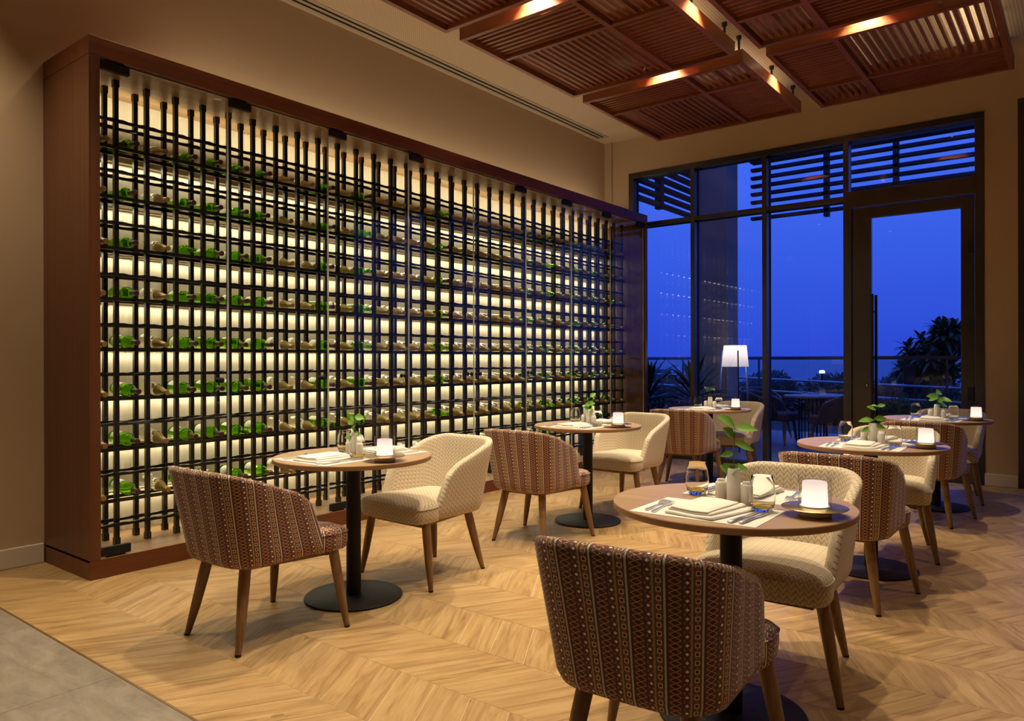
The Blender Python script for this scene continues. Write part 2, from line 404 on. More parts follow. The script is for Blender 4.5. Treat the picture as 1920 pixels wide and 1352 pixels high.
bx('threshold_strip', plain('bronze_strip', (0.24, 0.15, 0.07), 0.4, 0.6), (XW, XR, Y0-0.011, Y0, -0.012, 0.0015), floor)

# ------------------------------------------------------------------ ceiling slot diffuser
t = thing('air_diffuser', 'long white ceiling air diffuser with two dark slots beside the left wall', 'air vent', (0, 0, ZC))
cream_metal = plain('diffuser_cream', (0.44, 0.35, 0.24), 0.5)
bx('slot_backing', M['black'], (-5.15, -5.03, -2, 8.46, -0.002, 0), t)
for x0, x1 in ((-5.185, -5.143), (-5.113, -5.078), (-5.048, -5.005)): bx('rail', cream_metal, (x0, x1, -2, 8.46, -0.005, -0.0), t)
bx('end_rail', cream_metal, (-5.185, -5.005, 8.45, 8.49, -0.005, 0), t)

# ------------------------------------------------------------------ wood ceiling panels
ZU = 3.96
UPW = 2.6
def panel(x0, x1, y0, y1, xd, yd, label):
    t = thing('slatted_ceiling_panel', label, 'ceiling panel', (0, 0, ZU), 0, 'slatted wooden ceiling panels')
    FWD, FH = 0.045, 0.12
    bx('frame_beam', M['slat_y'], (x0, x0+FWD, y0, y1, 0, FH), t, 0.003); bx('frame_beam', M['slat_y'], (x1-FWD, x1, y0, y1, 0, FH), t, 0.003)
    bx('frame_beam', M['slat'], (x0+FWD, x1-FWD, y0, y0+FWD, 0, FH), t, 0.003); bx('frame_beam', M['slat'], (x0+FWD, x1-FWD, y1-FWD, y1, 0, FH), t, 0.003)
    bx('cross_beam', M['slat_y'], (xd-FWD/2, xd+FWD/2, y0+FWD, y1-FWD, 0.004, FH), t, 0.003)
    bx('cross_beam', M['slat'], (x0+FWD, xd-FWD/2, yd-FWD/2, yd+FWD/2, 0.006, FH), t, 0.003)
    bx('cross_beam', M['slat'], (xd+FWD/2, x1-FWD, yd-FWD/2, yd+FWD/2, 0.006, FH), t, 0.003)
    for qx, (a0, a1) in enumerate(((x0+FWD, xd-FWD/2), (xd+FWD/2, x1-FWD))):
        for qy, (b0, b1) in enumerate(((y0+FWD, yd-FWD/2), (yd+FWD/2, y1-FWD))):
            alongx = (qx+qy) % 2 == 0
            span = (b1-b0) if alongx else (a1-a0); n = max(3, round(span/0.066)); st = span/n
            if alongx: me = boxmesh('slat', M['slat'], (a0, a1, -0.013, 0.013, 0.035, 0.085))
            else: me = boxmesh('slat', M['slat_y'], (-0.013, 0.013, b0, b1, 0.035, 0.085))
            for k in range(n):
                o = link('slat', me, t)
                o.location = (0, b0+(k+0.5)*st, 0) if alongx else (a0+(k+0.5)*st, 0, 0)
    for ux in (x0+0.30, x1-0.30):
        bx('uplight_bar', M['skirting'], (ux-0.02, ux+0.02, y0+0.2, y1-0.2, FH-0.03, FH-0.008), t)
        L = bpy.data.lights.new('uplight', 'AREA'); L.shape = 'RECTANGLE'; L.size = 0.03; L.size_y = y1-y0-0.4; L.energy = UPW; L.color = LAMP_COL
        link('uplight_glow', L, t, (ux, (y0+y1)/2, FH-0.006), (PI, 0, 0))
    rod = MB().lathe([(0.011, FH-0.02), (0.011, ZC-ZU-0.03), (0.024, ZC-ZU-0.028), (0.024, ZC-ZU)], 10).mesh('hanger_rod', M['rod'], True, angle=40)
    for rx in (x0+0.065, x1-0.065):
        for ry in (y0+0.08, (y0+y1)/2+0.1, y1-0.08): link('hanger_rod', rod, t, (rx, ry, 0))
    return t
PX = {'L': (-4.15, -2.445, -3.04), 'R': (-2.236, -0.529, -1.672)}
panel(PX['L'][0], PX['L'][1], 6.51, 8.235, PX['L'][2], 7.075, 'slatted wooden ceiling panel nearest the window, above the wine cabinet side')
panel(PX['L'][0], PX['L'][1], 4.595, 6.33, PX['L'][2], 5.175, 'slatted wooden ceiling panel, middle one of the left row')
panel(PX['L'][0], PX['L'][1], 2.69, 4.43, PX['L'][2], 3.27, 'slatted wooden ceiling panel cut off by the top edge, left row')
panel(PX['R'][0], PX['R'][1], 6.51, 8.235, PX['R'][2], 7.66, 'slatted wooden ceiling panel hanging over the glass door')
panel(PX['R'][0], PX['R'][1], 4.595, 6.33, PX['R'][2], 5.745, 'slatted wooden ceiling panel cut off by the top edge, right row')
t = thing('fire_sprinkler', 'small chrome fire sprinkler in the gap between right ceiling panels', 'sprinkler', (-0.885, 6.45, ZC))
link('pipe', MB().lathe([(0.018, 0), (0.018, -0.01), (0.008, -0.012), (0.008, -0.20)], 10).mesh('pipe', M['steel'], True, angle=40), t)
link('deflector', MB().lathe([(0.008, -0.20), (0.017, -0.205), (0.017, -0.215), (0.006, -0.235), (0.02, -0.238), (0.02, -0.241)], 12).mesh('deflector', M['steel'], True, angle=40), t)

# downlights: recessed rings with a spot lamp each
ring_me = MB().lathe([(0.05, 0.0), (0.062, 0.0), (0.062, -0.006), (0.048, -0.006), (0.040, 0.0)], 20, cap=False).mesh('trim_ring', M['skirting'], True, angle=40)
lens_me = MB().lathe([(0.044, -0.001), (0.044, 0.0)], 20).mesh('lens', emit('downlight_lens', LAMP_COL, 6.0))
DL = [(-3.30, 2.56, 1.0), (-1.30, 2.56, 0.56), (-3.35, 4.51, 1.15), (-1.40, 4.51, 0.72), (-3.20, 6.42, 1.1), (-1.42, 6.42, 0.62),
      (-2.34, 5.45, 0.7), (-2.34, 7.35, 0.6), (-2.34, 3.4, 0.8), (-2.34, 1.3, 0.6), (-4.62, 0.9, 0.6), (-4.5, 2.5, 0.3), (0.6, 4.5, 0.2), (0.6, 1.5, 0.22), (-3.6, -1.2, 0.35)]
LOCW = ['above the table nearest the wine cabinet corner', 'above the nearest right table', 'above the gap between the left tables', 'above the gap between the right tables',
        'above the left table by the window', 'above the table by the glass door', 'between middle ceiling panels', 'between the two panels by the window', 'between the near ceiling panels',
        'above the stone floor edge', 'by the left wall corner', 'over the cabinet end', 'by the right wall', 'by the right foreground', 'behind the stone walkway']
for (x, y, k), wd in zip(DL, LOCW):
    t = thing('downlight', 'recessed round ceiling downlight '+wd, 'downlight', (x, y, ZC), 0, 'recessed ceiling downlights')
    link('trim_ring', ring_me, t); link('lens', lens_me, t)
    L = bpy.data.lights.new('spot', 'SPOT'); L.energy = 330*k; L.color = LAMP_COL; L.spot_size = math.radians(92); L.spot_blend = 0.75; L.shadow_soft_size = 0.03
    link('spot_lamp', L, t, (0, 0, -0.012))

# ------------------------------------------------------------------ wine cabinet
XF, YC0, YC1, ZT, ZP, ZB = -4.552, 1.845, 8.711, 3.171, 3.062, 0.111
cab = thing('wine_cabinet', 'tall mahogany wine cabinet with glass doors along the left wall', 'cabinet', (0, 0, 0))
TS = 0.062
bx('side_panel', M['mahogany_v'], (XW, XF, YC0, YC0+TS, ZB+0.003, ZP-0.003), cab, 0.0015)
bx('side_panel', M['mahogany_v'], (XW, XF, YC1-TS, YC1, ZB+0.003, ZP-0.003), cab, 0.0015)
bx('top_panel', M['mahogany'], (XW, XF, YC0, 5.285, ZP, ZT), cab, 0.0015); bx('top_panel', M['mahogany'], (XW, XF, 5.287, YC1, ZP, ZT), cab, 0.0015)
bx('plinth', M['mahogany'], (XW, XF, YC0, YC1, 0, ZB-0.012), cab, 0.0015)
bx('lining_floor', M['inner_wood'], (XW+0.012, XF-0.004, YC0+TS, YC1-TS, ZB-0.012, ZB), cab)
bx('plinth_lip', M['mahogany'], (XF-0.004, XF, YC0, YC1, ZB-0.012, ZB), cab)
bx('lining_ceiling', M['inner_wood'], (XW+0.012, XF-0.045, YC0+TS, YC1-TS, ZP-0.006, ZP), cab)
bx('back_panel', M['flute'], (XW, XW+0.012, YC0+TS, YC1-TS, ZB, ZP), cab)
LEV = [2.794, 2.624, 2.474, 2.309, 2.148, 1.987, 1.821, 1.666, 1.505, 1.349, 1.191, 1.036, 0.877, 0.717, 0.561, 0.395, 0.242]
XP1, XP2 = -4.855, -5.015
# led strips under the straight rails, facing the back panel
for i in range(1, 17, 2):
    z = LEV[i]-0.016
    bx('led_strip', M['flute'], (XW+0.012, -5.160, YC0+0.08, YC1-0.08, LEV[i]-0.004, LEV[i]+0.004), cab)
    L = bpy.data.lights.new('led', 'AREA'); L.shape = 'RECTANGLE'; L.size = YC1-YC0-0.2; L.size_y = 0.02; L.energy = 13.0; L.color = (1.0, 0.88, 0.66)
    o = link('led_glow', L, cab, (-5.172, (YC0+YC1)/2, LEV[i]-0.006))
    d = Vector((0.12, 0, -0.99))
    # long axis along Y
    zax = -d.normalized(); xax = Vector((0, 1, 0)); yax = zax.cross(xax)
    o.rotation_euler = Matrix((xax, yax, zax)).transposed().to_euler()
L = bpy.data.lights.new('led', 'AREA'); L.shape = 'RECTANGLE'; L.size = YC1-YC0-0.2; L.size_y = 0.02; L.energy = 13; L.color = (1.0, 0.87, 0.63)
o = link('led_glow', L, cab, (XP2-0.03, (YC0+YC1)/2, LEV[0]+0.11)); d = Vector((-0.6, 0, 0.8)); zax = -d.normalized(); xax = Vector((0, 1, 0)); yax = zax.cross(xax)
o.rotation_euler = Matrix((xax, yax, zax)).transposed().to_euler()
bx('cove_channel', M['mahogany'], (-5.05, -5.01, 2.6, 8.55, ZT, ZT+0.03), cab)
L = bpy.data.lights.new('cove', 'AREA'); L.shape = 'RECTANGLE'; L.size = 0.03; L.size_y = 5.9; L.energy = 12; L.color = LAMP_COL
link('cove_glow', L, cab, (-5.03, 5.575, ZT+0.034), (PI, 0, 0))
# glass doors
DY = [1.912, 2.735, 3.569, 4.418, 5.267, 6.092, 6.943, 7.803, 8.645]
knob_me = MB().lathe([(0.001, -0.034), (0.012, -0.032), (0.018, -0.024), (0.018, -0.016), (0.008, -0.008), (0.006, 0.0), (0.006, 0.008), (0.012, 0.014), (0.019, 0.022), (0.019, 0.032), (0.012, 0.040), (0.001, 0.042)], 14, 'x').mesh('knob', M['black'], True, angle=50)
XG = XF-0.030
for i in range(8):
    a, b = DY[i]+0.003, DY[i+1]-0.003
    dr = bx('glass_door', M['cabglass'], (XG-0.005, XG+0.005, a, b, ZB+0.012, ZP-0.014), cab)
    left = i < 4
    for e in (a, b): bx('glass_edge', M['gedge'], (XG-0.005, XG+0.005, e-0.0012, e+0.0012, ZB+0.012, ZP-0.014), dr)
    bx('glass_edge', M['gedge'], (XG-0.005, XG+0.005, a, b, ZP-0.015, ZP-0.0125), dr)
    p0, p1 = (a, a+0.17) if left else (b-0.17, b)
    bx('patch_hinge', M['black'], (XG-0.016, XG+0.016, p0, p1, ZP-0.062, ZP-0.012), dr, 0.002)
    bx('pivot', M['black'], (XG-0.012, XG+0.012, (p0+p1)/2-0.05, (p0+p1)/2+0.05, ZP-0.012, ZP), dr)
    bx('patch_hinge', M['black'], (XG-0.016, XG+0.016, p0, p1, ZB+0.010, ZB+0.062), dr, 0.002)
    bx('pivot', M['black'], (XG-0.012, XG+0.012, (p0+p1)/2-0.05, (p0+p1)/2+0.05, ZB, ZB+0.010), dr)
    ky = b-0.06 if left else a+0.06
    link('knob', knob_me, dr, (XG, ky, 1.145))

# rack
rack = thing('wine_rack', 'black steel wine rack of upright posts and rails inside the cabinet', 'wine rack', (0, 0, ZB))
PY0, PSP, NP = 1.932, 0.1948, 35
post_me = boxmesh('post', M['rack'], (-0.0135, 0.0135, -0.0135, 0.0135, 0, ZP-ZB-0.006))
cap_me = boxmesh('end_cap', M['rack'], (-0.017, 0.017, -0.017, 0.017, 0, 0.045))
for i in range(NP):
    for x in (XP1, XP2):
        o = link('post', post_me, rack, (x, PY0+i*PSP, 0))
        link('end_cap', cap_me, o); link('end_cap', cap_me, o, (0, 0, ZP-ZB-0.051))
def rail_mesh(wavy):
    m = MB(); ys = []; n = (NP-1)*6
    y0 = PY0-0.03; y1 = PY0+(NP-1)*PSP+0.03
    if not wavy: m.box(-0.009, 0.009, y0, y1, -0.011, 0.011)
    else:
        vs = []; fs = []
        for k in range(n+1):
            y = PY0+k*PSP/6; w = (k % 6); dz = (0, 0.002, -0.003, -0.004, -0.003, 0.002)[w]
            for (dx, z) in ((-0.009, -0.010), (0.009, -0.010), (0.009, 0.010+dz), (-0.009, 0.010+dz)): vs.append((dx, y, z))
        for k in range(n):
            for q in range(4): fs.append((k*4+q, k*4+(q+1) % 4, k*4+4+(q+1) % 4, k*4+4+q))
        fs += [(3, 2, 1, 0), (n*4, n*4+1, n*4+2, n*4+3)]; m.add(vs, fs)
    return m.mesh('rail', M['rack'])
rails = {False: rail_mesh(False), True: rail_mesh(True)}
for i, z in enumerate(LEV):
    for x in (XP1+0.0225, XP2-0.0225+0.045): link('rail', rails[i % 2 == 0], rack, (x if x > -4.95 else XP2+0.0225, 0, z-ZB))

# bottles, neck towards the room, local axis +X from base to mouth
def spin(prof, n, mat, name, cap=True): return MB().lathe(prof, n, 'x', cap=cap).mesh(name, mat, True, angle=55)
def hollow(prof, n, mat, name, th=0.0022):
    m = MB().lathe(prof, n, 'x'); k = len(m.v)
    me = m.mesh(name, mat, True, angle=55)
    inner = MB().lathe([(max(r-th, 0.0008), x+(th*1.6 if i < 3 else (-th if i > len(prof)-3 else 0))) for i, (r, x) in enumerate(prof)], n, 'x').mesh(name, mat, True, angle=55)
    inner.flip_normals(); b = bmesh.new(); b.from_mesh(me); b.from_mesh(inner); b.to_mesh(me); b.free(); return me
g_body = hollow([(0.001, 0.018), (0.025, 0.006), (0.033, 0.0), (0.0365, 0.004), (0.0375, 0.012), (0.0375, 0.185), (0.035, 0.200), (0.026, 0.217), (0.017, 0.228), (0.0145, 0.240), (0.0138, 0.30), (0.0150, 0.301), (0.0150, 0.309), (0.0135, 0.312), (0.001, 0.312)], 18, M['green'], 'bottle_glass')
g_cap = spin([(0.0148, 0.246), (0.0150, 0.248), (0.0146, 0.300), (0.0158, 0.301), (0.0158, 0.310), (0.014, 0.3135), (0.001, 0.3135)], 14, M['burgundy'], 'capsule')
c_body = hollow([(0.001, 0.020), (0.027, 0.006), (0.036, 0.0), (0.0395, 0.005), (0.0400, 0.014), (0.0400, 0.150), (0.0385, 0.165), (0.0335, 0.190), (0.0265, 0.217), (0.0190, 0.247), (0.0150, 0.270), (0.0140, 0.300), (0.001, 0.300)], 18, M['clear'], 'bottle_glass')
c_cap = spin([(0.0330, 0.194), (0.0335, 0.1955), (0.0272, 0.218), (0.0198, 0.248), (0.0158, 0.271), (0.0150, 0.296), (0.0162, 0.297), (0.0162, 0.306), (0.0145, 0.3095), (0.001, 0.3095)], 16, M['gold'], 'foil_neck')
def label_mesh(r, x0, x1):
    m = MB(); vs = []; fs = []; n = 10
    for k in range(n+1):
        a = -1.15+2.3*k/n
        for x in (x0, x1): vs.append((x, r*math.sin(a), r*math.cos(a)))
    for k in range(n): fs.append((2*k, 2*k+1, 2*k+3, 2*k+2))
    m.add(vs, fs); return m.mesh('paper_label', M['label'], True, fix=False)
g_lab = label_mesh(0.0379, 0.035, 0.125); c_lab = label_mesh(0.0404, 0.03, 0.075)
PAT = 'cgcggggccgcgccccgccccccgcgccgcgcgc'
for r in range(8):
    zr = LEV[1+2*r]+0.011
    for c in range(NP-1):
        y = PY0+(c+0.5)*PSP+random.uniform(-0.008, 0.008)
        gr = PAT[c] == 'g'
        rad = 0.0375*1.12 if gr else 0.040*1.10; tilt = math.radians(3.0 if gr else 7.0)+random.uniform(-0.008, 0.008)
        xb = -5.105+random.uniform(-0.008, 0.008)
        # rear rail sits near x = -4.99
        zax = zr+rad/math.cos(tilt)+math.tan(tilt)*(-4.983-xb)+0.0005
        where = ('top row' if r == 0 else 'bottom row' if r == 7 else ordn(r+1)+' row down')+' of the rack, '+ordn(c+1)+' from the left'
        t = thing('wine_bottle', ('green wine bottle, ' if gr else 'clear gold-necked wine bottle, ')+where, 'bottle', (xb, y, zax), 0, 'wine bottles lying in the cabinet rack')
        t.rotation_euler = (0, tilt, random.uniform(-0.02, 0.02)); t.scale = (1.04, 1.12, 1.12) if gr else (1.06, 1.10, 1.10)
        link('bottle_glass', g_body if gr else c_body, t)
        if not (gr and random.random() < 0.2): link('capsule' if gr else 'foil_neck', g_cap if gr else c_cap, t)
        link('paper_label', g_lab if gr else c_lab, t, (0, 0, 0), (random.uniform(-0.9, 0.9), 0, 0))

# ------------------------------------------------------------------ window and door
win = struct('window_1', boxmesh('window_1', M['bronze'], (WL, WR, YB-0.012, YB+0.13, 0, 0.045)))
FD0, FD1 = YB-0.012, YB+0.125
def wbar(n_, x0, x1, z0, z1, y0=FD0, y1=FD1, par=None, mat=None): return bx(n_, mat or M['bronze'], (x0, x1, y0, y1, z0, z1), par or win, 0.003)
wbar('window_head', WL, WR, WT-0.07, WT); wbar('window_jamb', WL, WL+0.075, 0.045, WT-0.07); wbar('window_jamb', WR-0.082, WR, 0.045, WT-0.07)
MUL = [(-3.972, -3.918), (-3.060, -3.004), (-2.150, -2.094)]
for a, b in MUL: wbar('mullion', a, b, 0.045, WT-0.07)
bays = [(WL+0.075, MUL[0][0]), (MUL[0][1], MUL[1][0]), (MUL[1][1], MUL[2][0])]
for a, b in bays:
    wbar('transom', a, b, 3.045, 3.095)
    bx('pane', M['pane'], (a, b, YB+0.100, YB+0.110, 0.045, 3.045), win); bx('pane', M['pane'], (a, b, YB+0.100, YB+0.110, 3.095, WT-0.07), win)
    for z0, z1 in ((0.045, 3.045), (3.095, WT-0.07)):
        bx('gasket', M['rod'], (a, b, YB+0.094, YB+0.116, z1-0.012, z1), win); bx('gasket', M['rod'], (b-0.010, b, YB+0.094, YB+0.116, z0, z1), win); bx('gasket', M['rod'], (a, a+0.010, YB+0.094, YB+0.116, z0, z1), win)
da, db = MUL[2][1], WR-0.082
wbar('transom', da, db, 2.955, 3.135); bx('pane', M['pane'], (da, db, YB+0.100, YB+0.110, 3.135, WT-0.07), win)
door = struct('door_1', boxmesh('door_1', M['bronze'], (da+0.03, db-0.005, YB+0.02, YB+0.075, 0.012, 0.11)))
wbar('door_stile', da+0.03, -1.868, 0.11, 2.945, YB+0.02, YB+0.075, door); wbar('door_stile', -1.024, db-0.005, 0.11, 2.945, YB+0.02, YB+0.075, door)
wbar('door_rail', -1.868, -1.024, 2.83, 2.945, YB+0.02, YB+0.075, door); bx('pane', M['pane'], (-1.868, -1.024, YB+0.044, YB+0.054, 0.11, 2.83), door)
wbar('door_jamb', da, da+0.028, 0.045, 2.955)
for yy in (YB-0.055, YB+0.13):
    hd = link('pull_handle', MB().lathe([(0.001, 0.55), (0.016, 0.55), (0.016, 1.985), (0.001, 1.985)], 12, cap=False).mesh('pull_handle', M['black'], True, angle=40), door, (-1.845, yy, 0))
    for zz in (0.75, 1.8): link('standoff', MB().tube([(0, 0, zz), (-0.03, (YB+0.03)-yy, zz)], 0.009, 8).mesh('standoff', M['black'], True, angle=40), hd)
lk = link('lock_plate', MB().lathe([(0.001, 0), (0.022, 0), (0.022, 0.006), (0.001, 0.006)], 16, cap=False).mesh('lock_plate', M['black'], True, angle=40), door, (-1.915, YB+0.02, 0.99), (PI/2, 0, 0))
bx('keyhole', M['steel'], (-0.006, 0.006, -0.012, 0.012, 0.006, 0.008), lk)
for z in (0.35, 0.85, 1.55, 2.35): bx('door_hinge', M['rod'], (-0.965, -0.905, YB-0.004, YB+0.02, z, z+0.14), door, 0.003)
w2 = struct('window_2', boxmesh('window_2', M['bronze'], (W2L, W2R, FD0, FD1, 0, 0.05)))
for a, b in ((W2L, W2L+0.10), (0.5, 0.56), (W2R-0.08, W2R)): wbar('window_jamb', a, b, 0.05, WT-0.01, par=w2)
wbar('window_head', W2L, W2R, WT-0.01, WT+0.06, par=w2)
for a, b in ((W2L+0.10, 0.5), (0.56, W2R-0.08)): bx('pane', M['pane'], (a, b, YB+0.10, YB+0.11, 0.05, WT-0.01), w2)

# ------------------------------------------------------------------ chairs
def lerp(a, b, t): return a+(b-a)*t
def u_curve(w, yb, yf, r, n1=12, n2=9, n3=12, bow=0.014):
    P = []
    for k in range(n1): P.append((-w, lerp(yf, yb+r, k/n1)))
    for k in range(n2):
        a = PI+PI/2*k/n2; P.append((-w+r+r*math.cos(a), yb+r+r*math.sin(a)))
    for k in range(n3+1): P.append((lerp(-w+r, w-r, k/n3), yb))
    for k in range(1, n2+1):
        a = 1.5*PI+PI/2*k/n2; P.append((w-r+r*math.cos(a), yb+r+r*math.sin(a)))
    for k in range(1, n1+1): P.append((w, lerp(yb+r, yf, k/n1)))
    return [(x, y-bow*max(0, 1-(x/w)**2) if y < yb+r else y) for x, y in P]
BOT = u_curve(0.250, -0.275, 0.175, 0.13); TOP = u_curve(0.292, -0.360, -0.005, 0.145)
NS = len(BOT); ZB0, ZFULL, THK = 0.365, 0.80, 0.046
def ztop(i):
    j = min(i, NS-1-i)
    n1, n2 = 12, 9
    if j <= n1:
        g_ = j/n1; z = 0.662+0.096*g_
        if g_ < 0.24: z -= 0.034*(1-g_/0.24)**2
    elif j <= n1+n2: z = 0.758+0.042*math.sin((j-n1)/n2*PI/2)
    else: z = 0.800
    return z
def nrm(C, i):
    a = C[max(i-1, 0)]; b = C[min(i+1, NS-1)]; d = Vector((b[0]-a[0], b[1]-a[1])).normalized(); return (-d.y, d.x)   # inward (path runs left front -> back -> right front)
def shell_pt(i, z, d, fwd=0.0):
    t = (z-ZB0)/(ZFULL-ZB0)
    x = lerp(BOT[i][0], TOP[i][0], t); y = lerp(BOT[i][1], TOP[i][1], t)
    nb, ntp = nrm(BOT, i), nrm(TOP, i); n = (lerp(nb[0], ntp[0], t), lerp(nb[1], ntp[1], t))
    return (x+n[0]*d, y+n[1]*d+fwd, z)
def shell_mesh(mat):
    m = MB(); vs = []; uvs = []; ulen = [0.0]
    for i in range(1, NS):
        a, b = shell_pt(i-1, 0.58, 0), shell_pt(i, 0.58, 0); ulen.append(ulen[-1]+math.hypot(a[0]-b[0], a[1]-b[1]))
    mid = ulen[-1]/2
    secs = [(0, 0.016, 0.015, 0.031), (0, 0.010, 0.005, 0.041)]+[(i, 0, 0, THK) for i in range(NS)]+[(NS-1, 0.010, 0.005, 0.041), (NS-1, 0.016, 0.015, 0.031)]
    rows = 0
    for (i, fwd, d0, d1) in secs:
        zt = ztop(i)-fwd*0.6; e = (d1-d0); c0 = []
        zo = [lerp(0.40, zt-0.022, k/7) for k in range(8)]
        c0 += [(d0+e*0.65, ZB0-0.001), (d0+e*0.2, 0.374)]+[(d0, z) for z in zo]
        c0 += [(d0+e*0.06, zt-0.010), (d0+e*0.25, zt-0.002), (d0+e*0.5, zt), (d0+e*0.75, zt-0.002), (d0+e*0.94, zt-0.010)]
        c0 += [(d1, z) for z in reversed(zo)]+[(d1, ZB0-0.001)]
        rows = len(c0); L = 0; prev = None
        for (d, z) in c0:
            p = shell_pt(i, z, d, fwd); vs.append(p)
            if prev: L += math.hypot(d-prev[0], z-prev[1])
            prev = (d, z); uvs.append((ulen[i]-mid+0.02, 0.36+L))
    fs = []; ns = len(secs)
    for a in range(ns-1):
        for k in range(rows):
            fs.append((a*rows+k, a*rows+(k+1) % rows, (a+1)*rows+(k+1) % rows, (a+1)*rows+k))
    fs.append(tuple(range(rows))); fs.append(tuple((ns-1)*rows+k for k in range(rows)))
    m.add(vs, fs); return m.mesh('shell', mat, True, uv=uvs, angle=60)
def chaikin(P, n=3):
    for _ in range(n):
        Q = []
        for k in range(len(P)):
            a, b = P[k], P[(k+1) % len(P)]; Q += [(lerp(a[0], b[0], .25), lerp(a[1], b[1], .25)), (lerp(a[0], b[0], .75), lerp(a[1], b[1], .75))]
        P = Q
    return P
SEAT = chaikin([(-0.208, -0.235), (0.0, -0.262), (0.208, -0.235), (0.218, -0.06), (0.218, 0.10), (0.262, 0.165), (0.268, 0.24), (0.255, 0.318), (0.13, 0.328), (0, 0.330), (-0.13, 0.328), (-0.255, 0.318), (-0.268, 0.24), (-0.262, 0.165), (-0.218, 0.10), (-0.218, -0.06)], 2)
def seat_ring(f, z): return [(x*f, 0.02+(y-0.02)*f, z) for x, y in SEAT]
def seat_mesh(mat):
    m = MB(); rows = [(0.90, 0.362), (0.965, 0.366), (0.99, 0.378), (1.0, 0.40), (1.003, 0.42), (1.0, 0.442), (0.985, 0.455), (0.95, 0.466), (0.87, 0.476), (0.70, 0.484), (0.45, 0.488), (0.2, 0.489)]
    n = len(SEAT); vs = []; fs = []
    for f, z in rows: vs += seat_ring(f, z)
    for a in range(len(rows)-1):
        for k in range(n): fs.append((a*n+k, a*n+(k+1) % n, (a+1)*n+(k+1) % n, (a+1)*n+k))
    fs.append(tuple(range(n))); fs.append(tuple((len(rows)-1)*n+k for k in range(n)))
    m.add(vs, fs); return m.mesh('seat', mat, True, uv='box', angle=75)
leg_front = MB().tube([(0.232, 0.232, 0.362), (0.249, 0.239, 0.27), (0.275, 0.249, 0.13), (0.299, 0.259, 0.008)], [0.025, 0.0245, 0.021, 0.0135], 14).mesh('leg', M['leg'], True, angle=50)
leg_rear = MB().tube([(0.152, -0.188, 0.362), (0.166, -0.206, 0.27), (0.188, -0.233, 0.13), (0.209, -0.260, 0.008)], [0.026, 0.0255, 0.0215, 0.0135], 14).mesh('leg', M['leg'], True, angle=50)
def mirror_x(me):
    c = me.copy()
    for v in c.vertices: v.co.x = -v.co.x
    c.flip_normals(); return c
leg_front2, leg_rear2 = mirror_x(leg_front), mirror_x(leg_rear)
pad = MB().lathe([(0.0125, 0), (0.0135, 0.002), (0.0135, 0.009)], 12).mesh('foot_pad', M['black'], True, angle=40)
fr = MB(); fr.box(-0.20, 0.20, 0.215, 0.240, 0.334, 0.364); fr.box(-0.13, 0.13, -0.19, -0.165, 0.340, 0.364)
for s in (-1, 1): fr.prism([(s*0.19, 0.23), (s*0.215, 0.23), (s*0.140, -0.18), (s*0.115, -0.18)], 0.340, 0.364)
frame_me = fr.mesh('seat_frame', M['leg'])
def stitch_mesh():
    m = MB(); step = 0; pts = []
    P = []
    for i in range(NS): P.append((Vector(shell_pt(i, ztop(i)+0.0012, 0.003)), Vector(shell_pt(i, ztop(i)-0.016, -0.0012))))
    # resample finely
    Q = []
    for i in range(NS-1):
        L = (P[i+1][0]-P[i][0]).length; n = max(1, int(L/0.0065))
        for k in range(n):
            t = k/n; Q.append((P[i][0].lerp(P[i+1][0], t), P[i][1].lerp(P[i+1][1], t)))
    for k in range(len(Q)-1):
        a = Q[k][k % 2]; b = Q[k+1][(k+1) % 2]; d = (b-a).normalized(); up_ = Vector((0, 0, 1)); w = Vector((d.y, -d.x, 0))*0.0
        s_ = Vector((0, 0, 0.0013)); o_ = (Q[k][1]-Q[k][0]).cross(Q[k+1][0]-Q[k][0])
        o_ = o_.normalized()*0.0012 if o_.length > 1e-9 else Vector((0, 0, 0))
        m.add([a-s_, b-s_, b+s_, a+s_, a-s_+o_, b-s_+o_, b+s_+o_, a+s_+o_], [(0, 1, 2, 3), (7, 6, 5, 4), (0, 4, 5, 1), (3, 2, 6, 7)])
    return m.mesh('edge_stitching', plain('stitch_thread', (0.46, 0.34, 0.26), 0.8))
stitch_me = stitch_mesh()
pipe_pts = seat_ring(1.004, 0.447)
def ring_tube(pts, r, mat, name, n=6):
    pts = [Vector(p) for p in pts]; m = MB(); vs = []; fs = []; N = len(pts)
    for i, p in enumerate(pts):
        t = (pts[(i+1) % N]-pts[i-1]).normalized(); a = t.cross(Vector((0, 0, 1))).normalized(); b = t.cross(a)
        for k in range(n): q = 2*PI*k/n; vs.append(p+(a*math.cos(q)+b*math.sin(q))*r)
    for i in range(N):
        for k in range(n): fs.append((i*n+k, i*n+(k+1) % n, ((i+1) % N)*n+(k+1) % n, ((i+1) % N)*n+k))
    m.add(vs, fs); return m.mesh(name, mat, True, uv='box')
def chair_proto(kind):
    t = thing('tub_chair', 'x', 'chair')
    mat = M['pattern'] if kind == 'p' else M['cream']
    link('shell', shell_mesh(mat), t); s = link('seat', seat_mesh(mat), t)
    link('piping', ring_tube(pipe_pts, 0.0028, mat, 'piping'), s)
    link('seat_frame', frame_me, t)
    for me, fx, fy in ((leg_front, 0.3, 0.2595), (leg_front2, -0.3, 0.2595), (leg_rear, 0.2102, -0.2615), (leg_rear2, -0.2102, -0.2615)):
        l = link('leg', me, t); link('foot_pad', pad, l, (fx, fy, 0))
    if kind == 'p': link('edge_stitching', stitch_me, t)
    return t
protos = {}
def place_chair(kind, x, y, rz, label):
    if kind not in protos: protos[kind] = o = chair_proto(kind)
    else: o = copy_tree(protos[kind])
    o.location = (x, y, 0); o.rotation_euler = (0, 0, math.radians(rz))
    tag(o, label, 'chair', 'patterned tub chairs' if kind == 'p' else 'cream tub chairs'); return o
